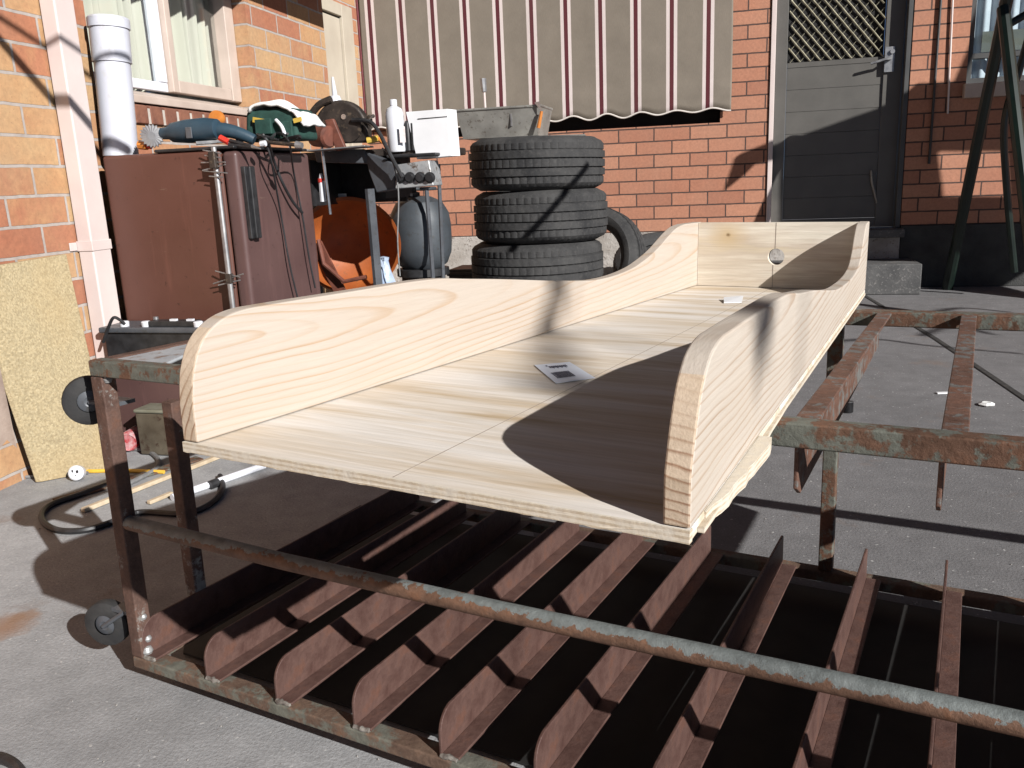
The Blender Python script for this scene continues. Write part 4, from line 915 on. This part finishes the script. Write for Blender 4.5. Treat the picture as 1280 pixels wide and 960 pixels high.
# gas bottle
GY = 3.75; gc = at(526, 290, GY); gr = (at(562, 290, GY) - at(490, 290, GY)).length / 2
gbm = thing('gas_bottle', 'grey steel gas bottle standing behind the barbecue legs', 'gas bottle', (gc.x, GY, 0))
gz0 = at(526, 338, GY).z; gz1 = at(526, 246, GY).z; hh = gz1 - gz0
m = MB(); m.lathe([(0, .0), (gr * .5, .0), (gr * .82, hh * .10), (gr * .97, hh * .25), (gr, hh * .4), (gr, hh * .62), (gr * .95, hh * .78), (gr * .75, hh * .93), (gr * .4, hh), (0, hh * 1.02)], (gc.x, GY, gz0), (0, 0, 1), 40); m.build('body', mat_gas, gbm, smooth=True)
m = MB(); m.lathe([(gr * .72, -gz0), (gr * .72, -.0), (gr * .68, .0), (gr * .68, -gz0)], (gc.x, GY, gz0), (0, 0, 1), 32); m.lathe([(gr * .86, -.02), (gr * .86, .012), (gr * .7, .014)], (gc.x, GY, gz0), (0, 0, 1), 32); m.build('base_ring', mat_black, gbm, smooth=True)
m = MB(); m.lathe([(.035, 0), (.035, .03), (.02, .035), (.02, .07), (.03, .075), (.03, .09), (0, .09)], (gc.x - .03, GY, gz1 - .01), (0, 0, 1), 16); m.build('valve', mat_saw, gbm, smooth=True)
m = MB(); m.tube([(gc.x + gr * .55 * math.cos(a), GY + gr * .55 * math.sin(a), gz1 + .035) for a in [math.pi * (-.35 + 1.5 * i / 20) for i in range(21)]], .008, 8); m.build('collar', mat_gas, gbm, smooth=True)

# ------------------------------------------------------------------ things at the left: boards, battery, can, cords
def board(name, label, cat, pts, thick, m_):
    t = MB(); t.prism(pts, thick); o = t.build(name, m_, None, bevel=.002); return tag(o, label, cat)
b0 = gnd(45, 604); b1 = gnd(138, 586)
tl, trr = atX(-55, 340, -1.965), atX(77, 318, -1.985)
dv = b1 - b0; b1 = b0 + dv * 1.0
# sheet: bottom edge b0->b1, top leans on the wall
top0 = atX(-45, 338, -1.955); e = (b1 - b0); k1 = atX(77, 318, -1.985)
board('chipboard_sheet', 'yellow chipboard sheet leaning against the orange brick wall', 'board', [b0 + Vector((0, 0, .002)), b1 + Vector((0, 0, .002)), k1 + (b1 - atX(112, 470, -1.96)) * 0, top0], (.012, .006, 0), mat_chip)
a0 = gnd(26, 598); a1 = gnd(-60, 640)
board('weathered_plank', 'greyish brown plank leaning at the far left edge beside the chipboard', 'plank', [a0 + Vector((-.02, 0, .002)), a1 + Vector((0, 0, .002)), a1 + Vector((-.10, -.05, .40)), atX(-12, 455, -1.93)], (.01, .02, 0), mat_plank)

# car battery on the frame's rear corner plate
cb0 = FM.inverted()
def onF(px, py, z): d = ray(px, py); nrm = FM.to_3x3() @ Vector((0, 0, 1)); return FM.inverted() @ (CAM + d * ((FM @ Vector((0, 0, z)) - CAM).dot(nrm) / d.dot(nrm)))
bat = thing('car_battery', 'black car battery with white caps behind the frame corner', 'battery', at(190, 440, 2.2))
Yt = 2.265; a, b2 = at(134, 447, Yt), at(262, 412, Yt)
m = MB(); m.span(a.x, b2.x, Yt, Yt + .125, a.z - .03, b2.z); m.build('case', mat_black, bat, bevel=.006)
m = MB(); m.span(a.x - .012, b2.x + .012, Yt - .008, Yt + .132, b2.z - .012, b2.z + .006); m.build('lid', mat_bbq, bat, bevel=.005)
for px in (156, 183, 248):
    m = MB(); c = at(px, 407, Yt + .02); m.lathe([(0, 0), (.014, 0), (.015, .014), (.012, .017), (0, .017)], (c.x, Yt + .02, b2.z + .006), (0, 0, 1), 16); m.build('cap', mat_white, bat, smooth=True)
m = MB(); c0_, c1_ = at(183, 410, Yt), at(240, 404, Yt); m.span(c0_.x, c1_.x, Yt + .01, Yt + .05, b2.z + .006, b2.z + .024); m.build('vent_bar', mat_black, bat, bevel=.003)
m = MB(); 
for px in (212, 233): c = at(px, 400, Yt); m.box((c.x, Yt + .02, b2.z + .027), (.022, .012, .006))
m.build('vent_label', mat_white, bat)
m = MB(); m.lathe([(0, 0), (.009, 0), (.008, .026), (0, .026)], (at(182, 400, Yt).x, Yt + .05, b2.z + .006), (0, 0, 1), 12); m.build('terminal', mat_steel, bat, smooth=True)
m = MB(); m.tube(curve([at(129, 428, Yt - .015), at(136, 408, Yt - .015), at(142, 397, Yt - .012), at(150, 400, Yt), at(156, 405, Yt + .01)], 5), .005, 8); m.build('lead', mat_black, bat, smooth=True)
sup = MB(); z1 = a.z - .031; sup.span(a.x - .01, b2.x + .02, Yt + .005, Yt + .125, .002, z1)
tag(sup.build('storage_box', mat_fridge_d, None, bevel=.006), 'plain brown box holding up the car battery', 'box')

# small tin box beside the can
a_ = gnd(176, 569); b_ = at(206, 513, a_.y); tb = thing('tin_box', 'small grimy olive tin box on the ground behind the frame post', 'box', (a_.x + .06, a_.y + .04, 0))
m = MB(); m.span(a_.x, b_.x, a_.y, a_.y + .08, .002, b_.z - .012); m.build('body', vary('olive_tin', (.075, .06, .042), (.13, .11, .08), 16, .55, .2, .001, (.05, .03, .02), 40), tb, bevel=.005)
m = MB(); m.span(a_.x - .003, b_.x + .003, a_.y - .003, a_.y + .083, b_.z - .0115, b_.z); m.build('lid', vary('olive_tin_lid', (.15, .15, .11), (.24, .24, .19), 16, .5, .2), tb, bevel=.004)
# drink can
cg = gnd(160, 566, .0); cn = thing('drink_can', 'red and white drink can on the ground behind the frame post', 'can', cg)
m = MB(); r = .033; ax = Vector((-.25, .95, 0)).normalized(); base = Vector((cg.x + .004, cg.y, r + .001))
m.lathe([(0, .004), (.024, .004), (.027, 0), (r, .012), (r, .070), (.0, .070)], base, ax, 28); m.build('body', vary('can_print', (.55, .03, .04), (.75, .62, .62), 38, .3, .3), cn, smooth=True)
m = MB(); m.lathe([(r, .070), (r, .100), (.026, .112), (.026, .115), (.022, .112), (0, .111)], base, ax, 28); m.build('top', vary('can_top', (.6, .5, .52), (.75, .72, .74), 40, .3, .4), cn, smooth=True)

# cords, hoses and rods on the ground
def cord(name, label, cat, pts, r, m_, z=None):
    m = MB(); m.tube(curve([gnd(x, y, (z or r)) for x, y in pts], 7), r, 8); return tag(m.build(name, m_, None, smooth=True), label, cat)
cord('yellow_extension_cord', 'yellow extension cord along the foot of the chipboard', 'cord', [(-40, 578), (0, 583), (40, 585), (80, 588), (115, 589), (150, 588), (205, 590)], .006, mat_cord_y)
cord('grey_extension_cord', 'thin grey cord beside the yellow cord', 'cord', [(-40, 578), (0, 590), (20, 596), (45, 595), (60, 590), (80, 592), (110, 591)], .005, mat_cord_g)
cord('grey_cable', 'grey cable curving round behind the frame post', 'cable', [(92, 588), (110, 572), (135, 563), (165, 561), (185, 564), (198, 575), (192, 588), (160, 605)], .007, mat_cord_g)
cord('black_hose_loop', 'black hose lying in a wide loop in the frame shadow', 'hose', [(275, 595), (278, 612), (262, 630), (230, 642), (180, 640), (160, 645), (110, 662), (70, 662), (52, 648), (62, 632), (100, 618), (150, 600)], .008, mat_black)
pl = thing('power_plug', 'round white power plug on the ground by the chipboard', 'plug', gnd(98, 600))
c = gnd(98, 600); m = MB(); m.lathe([(0, -.014), (.020, -.014), (.022, -.008), (.022, .010), (.018, .014), (0, .014)], c + Vector((0, 0, .022)), (.35, -.9, .3), 24); m.build('body', mat_white, pl, smooth=True)
m = MB(); axp = Vector((.35, -.9, .3)).normalized()
for dx, dz in ((-.008, .005), (.008, .005), (0, -.009)): m.box(c + Vector((dx, 0, .022 + dz)) + axp * .0145, (.004, .004, .007))
m.build('socket_slot', mat_black, pl)
def gbar(name, label, cat, p, q, wd, h_, m_):
    a, b = gnd(*p), gnd(*q); d = b - a; L = d.length; rz = math.atan2(d.y, d.x)
    m = MB(); m.box((a + b) / 2 + Vector((0, 0, h_ / 2 + .001)), (L, wd, h_), rotm(0, 0, rz)); return tag(m.build(name, m_, None, bevel=.002), label, cat)
gbar('rusty_flat_bar', 'rusty flat bar lying on the ground left of the frame', 'bar', (70, 628), (250, 574), .045, .006, mat_rail)
gbar('pine_batten', 'thin pine batten lying beside the frame legs', 'batten', (104, 641), (292, 566), .016, .012, mat_wood)
gbar('pale_batten', 'short pale wood strip beside the grey conduit', 'batten', (186, 631), (215, 619), .014, .01, mat_wood)
m = MB(); a, b2 = gnd(215, 622, .010), gnd(330, 582, .010); m.tube([a, b2], .010, 10); tag(m.build('grey_conduit', mat_alu, None, smooth=True), 'pale grey conduit lying behind the frame post', 'pipe')
m = MB(); a, b2 = gnd(262, 607, .011), gnd(272, 603, .011); m.tube([a, b2], .013, 10); tag(m.build('black_coupling', mat_black, None, smooth=True), 'black collar around the grey conduit', 'collar')

# litter on the right
ct = thing('metal_socket', 'small shiny steel socket standing on the concrete', 'socket', gnd(1058, 514))
c = gnd(1059, 515); m = MB(); m.lathe([(.010, .003), (.010, .034), (.014, .036), (.0185, .034), (.019, .002), (.017, 0), (.010, 0)], c, (0, 0, 1), 24); m.build('body', vary('blackened_steel', (.03, .03, .032), (.06, .06, .062), 30, .25, .8), ct, smooth=True)
m = MB(); m.lathe([(.0, .035), (.012, .0355), (.018, .036), (.018, .037), (0, .0365)], c, (0, 0, 1), 24); m.build('top_face', mat_chrome, ct, smooth=True)
c = gnd(1180, 492); m = MB(); m.box(c + Vector((0, 0, .003)), (.05, .016, .004), rotm(0, 0, .2)); tag(m.build('wood_chip', mat_paper, None), 'thin white wood chip on the concrete beside the crossbar', 'wood chip')
c = gnd(1233, 507); m = MB(); m.lathe([(0, .001), (.020, .001), (.026, .006), (.014, .012), (0, .010)], c, (0, 0, 1), 12, mod=lambda j, k: .005 * math.sin(k * 3.1)); tag(m.build('paper_scrap', mat_cloth, None), 'crumpled scrap of white paper on the concrete', 'paper')
cord('black_offcut', 'short black rubber offcut at the bottom left of the yard', 'offcut', [(-14, 946), (8, 950), (24, 962), (30, 985)], .008, mat_black)

# ------------------------------------------------------------------ green trestle at the right
gt = thing('green_trestle', 'dark green tubular steel trestle standing by the right window', 'trestle', at(1230, 340, 5.5))
TYY = 5.35
def gtube(name, pts, r): m = MB(); m.tube(curve(pts, 6), r, 10); m.build(name, mat_greentube, gt, smooth=True)
A0 = at(1256, 12, TYY); d = gnd(1184, 362)
gtube('leg', [A0 + Vector((.0, 0, .02)), A0, A0.lerp(d, .5), d + Vector((0, 0, .01))], .032)
e0 = at(1254, 10, TYY - .03); e1 = at(1284, 270, TYY - .55); e1g = e1 + (e1 - e0) * (e1.z / (e0.z - e1.z))
gtube('leg', [e0, e0.lerp(e1g, .5), e1g], .032)
f0 = at(1262, 60, TYY + .12); f1 = at(1246, 200, TYY + .12); gtube('leg', [at(1290, 30, TYY + .12), at(1275, 85, TYY + .12), at(1256, 150, TYY + .12), at(1258, 230, TYY + .15), at(1268, 340, TYY + .2)], .02)
gtube('top_rail', [A0 + Vector((0, 0, -.02)), at(1259, -4, TYY), at(1272, -8, TYY), at(1300, -6, TYY), at(1420, 0, TYY)], .022)
gtube('brace', [at(1262, 30, TYY), at(1300, 8, TYY), at(1340, -10, TYY)], .02)
gtube('leg', [at(1420, 0, TYY), at(1425, 150, TYY), at(1430, 380, TYY)], .022)

# ------------------------------------------------------------------ out of frame: sheet metal shed, washing lines, sapling (unseen, shaped to cast the shadows)
SY = 4.5; DP = dY - .02
screen = thing('shadow_screen', 'unseen flat screen to the right, cut to cast the shadow on wall and door', 'screen', (4.2, SY, 0))  # added flat screen, outline traced back along the sun from the wall shadow
def SP(px, py, where):
    P = gnd(px, py) if where == 'g' else at(px, py, BY if where == 'w' else DP)
    t = (P.y - SY) / LY; return (P.x + LX * t, SY, P.z + t)
def sheet(m, *pts): m.prism([SP(*q) for q in pts], (0, .03, 0))
m = MB()
sheet(m, (971, 182, 'd'), (1107, 134, 'd'), (1138, 110, 'w'), (1163, 109, 'w'), (1163, 190, 'w'), (1171, 250, 'w'), (1150, 356, 'w'), (1048, 352, 'w'), (1000, 300, 'd'), (971, 284, 'd'))
sheet(m, (1163.3, 109, 'w'), (1215, 107, 'w'), (1420, 104, 'w'), (1420, 189.5, 'w'), (1258, 189.5, 'w'), (1163.3, 189.5, 'w'))
sheet(m, (1258, 190, 'w'), (1420, 190, 'w'), (1420, 250, 'w'), (1262, 250, 'w'))
sheet(m, (1171.5, 250.5, 'w'), (1420, 250.5, 'w'), (1420, 400, 'g'), (1280, 373, 'g'), (1150.5, 356, 'w'))
m.build('wall', mat_tin, screen)
m = MB(); sheet(m, (904, 239, 'w'), (918, 197, 'w'), (961, 180, 'w'), (975, 181, 'd'), (975, 204, 'd'), (961, 203, 'w'), (940, 206, 'w'), (925, 222, 'w')); m.build('shadow_flap', mat_tin, screen)
m = MB(); sheet(m, (1238, -6, 'w'), (1254, -6, 'w'), (1206, 106.5, 'w'), (1190, 106.5, 'w')); m.build('strut', mat_tin, screen)  # strip added to cast the slanting shadow band by the right window
m = MB()
for px in (1300, 1400):
    x = SP(px, 300, 'w')[0]; m.span(x, x + .05, SY + .031, SY + .08, 0, 1.6)
m.build('post', mat_tin, screen)
def line(name, label, p, q, s, r, ext=0.0, n=None):
    d = Vector((LX, -LY, 1.0)) * s; a, b = p + d, q + d; e = (b - a) * ext; m = MB(); m.tube([a - e, b + e], r, 8); return tag(m.build(name, mat_black, None, smooth=True), label, 'line', 'washing lines out of the picture')
def wl_(px, py): y, z = onL(px, py); return LO + LT * y + Vector((0, 0, z))
line('washing_line', 'dark washing line strung overhead nearest the side wall', wl_(0, 50), wl_(62, 121), 1.0, .015, 1.7)
line('washing_line', 'dark washing line strung overhead in the middle', wl_(0, 22), wl_(62, 62), 1.2, .009, 1.7)
line('washing_line', 'dark washing line strung overhead towards the tyres', at(752, 195, TY - .27), at(655, 298, TY - .32), 1.0, .014, .12)
# sapling with a few branches
sap = thing('sapling', 'thin leafless sapling growing right of the workbench out of the picture', 'tree', (5, -4, 0))
sd_ = Vector((LX, -LY, 1.0)); k_ = 3.0
SF = [BM @ onfloor(*q) for q in ((700, 470), (690, 440), (680, 412))]
lpn = BM @ Vector((-hw(.62), .62, .03)); lpt = BM @ Vector((-hw(.66), .66, .088)); rp_ = BM @ Vector((hw(.3), .24, .118))
tipo = BM @ (lambda q: Vector((hw(q[0]) + BT, q[0], q[1])))((.20, .062)); armt = BM @ Vector((hw(.24), .24, .121))
P = [q + sd_ * k_ for q in (tipo, armt, SF[0], SF[1], SF[2], lpn, lpt)]
far = P[-1] + sd_ * 2.6 + Vector((.1, 0, .1))
base = Vector((far.x + 1.2, far.y - 2.2, 0))
m = MB(); m.tube(curve([base, base + Vector((-.02, .03, 2.2)), base + Vector((-.1, .1, 4.4)), base + Vector((-.3, .3, 6.6))], 6), [.035] * 7 + [.028] * 6 + [.02] * 6, 8); m.build('trunk', mat_bark, sap, smooth=True)
m = MB(); m.tube(curve([base + Vector((-.1, .1, 4.4)), far, P[6], P[5], P[4], P[3], P[2], P[1], P[0]], 5), [.006] * 10 + [.008] * 5 + [.015] * 20 + [.012] * 5 + [.004], 8); m.build('branch', mat_bark, sap, smooth=True)
m = MB()
for c_, n_, sp in ((armt, 18, .05), (tipo + Vector((0, .03, .03)), 6, .025), (lpt, 8, .04), (SF[1], 6, .025)):
    rr = random.Random(n_)
    for i in range(n_):
        c = c_ + sd_ * k_ + Vector((rr.uniform(-sp, sp), rr.uniform(-sp, sp), rr.uniform(-sp, sp) * .6)); n = Vector((rr.uniform(-1, 1), rr.uniform(-1, 1), rr.uniform(-1, 1))).normalized(); u = n.orthogonal().normalized(); v = n.cross(u)
        m.poly([c - u * .028, c + v * .012, c + u * .028, c - v * .012])
m.build('leaves', mat_leaf, sap)
for pts in (((1010, 430), (1090, 424), (1160, 432), (1275, 442)), ((1090, 384), (1150, 392), (1200, 385), (1260, 390)), ((1150, 420), (1190, 408), (1240, 418))):
    m = MB(); m.tube(curve([gnd(x, y) + sd_ * 1.9 for x, y in pts], 5), .012, 6); m.build('branch', mat_bark, sap, smooth=True)

m = MB(); rr = random.Random(21)
def pebble(x, y, r):
    vs = [Vector((x + r * rr.uniform(.6, 1.2) * math.cos(a), y + r * rr.uniform(.6, 1.2) * math.sin(a), .0008)) for a in [k * math.pi / 3 for k in range(6)]]
    tp = Vector((x, y, .0008 + r * .7)); v = [m.bm.verts.new(p) for p in vs]; tv = m.bm.verts.new(tp)
    for k in range(6): m.bm.faces.new((v[k], v[(k + 1) % 6], tv))
for i in range(420):
    px, py = rr.uniform(-40, 1320), rr.uniform(380, 1000)
    if 180 < px < 1000 and py < 900 and not (px > 880 and py < 720): continue
    q = gnd(px, py); pebble(q.x, q.y, rr.choice((.0009, .0012, .0016, .0022)) * (1 + .15 * q.y))
gr_ = m.build('grit', vary('grit', (.10, .095, .09), (.34, .32, .30), 300, .9), None); gr_['kind'] = 'stuff'; gr_['label'] = 'fine grit scattered over the concrete yard'; gr_['category'] = 'grit'
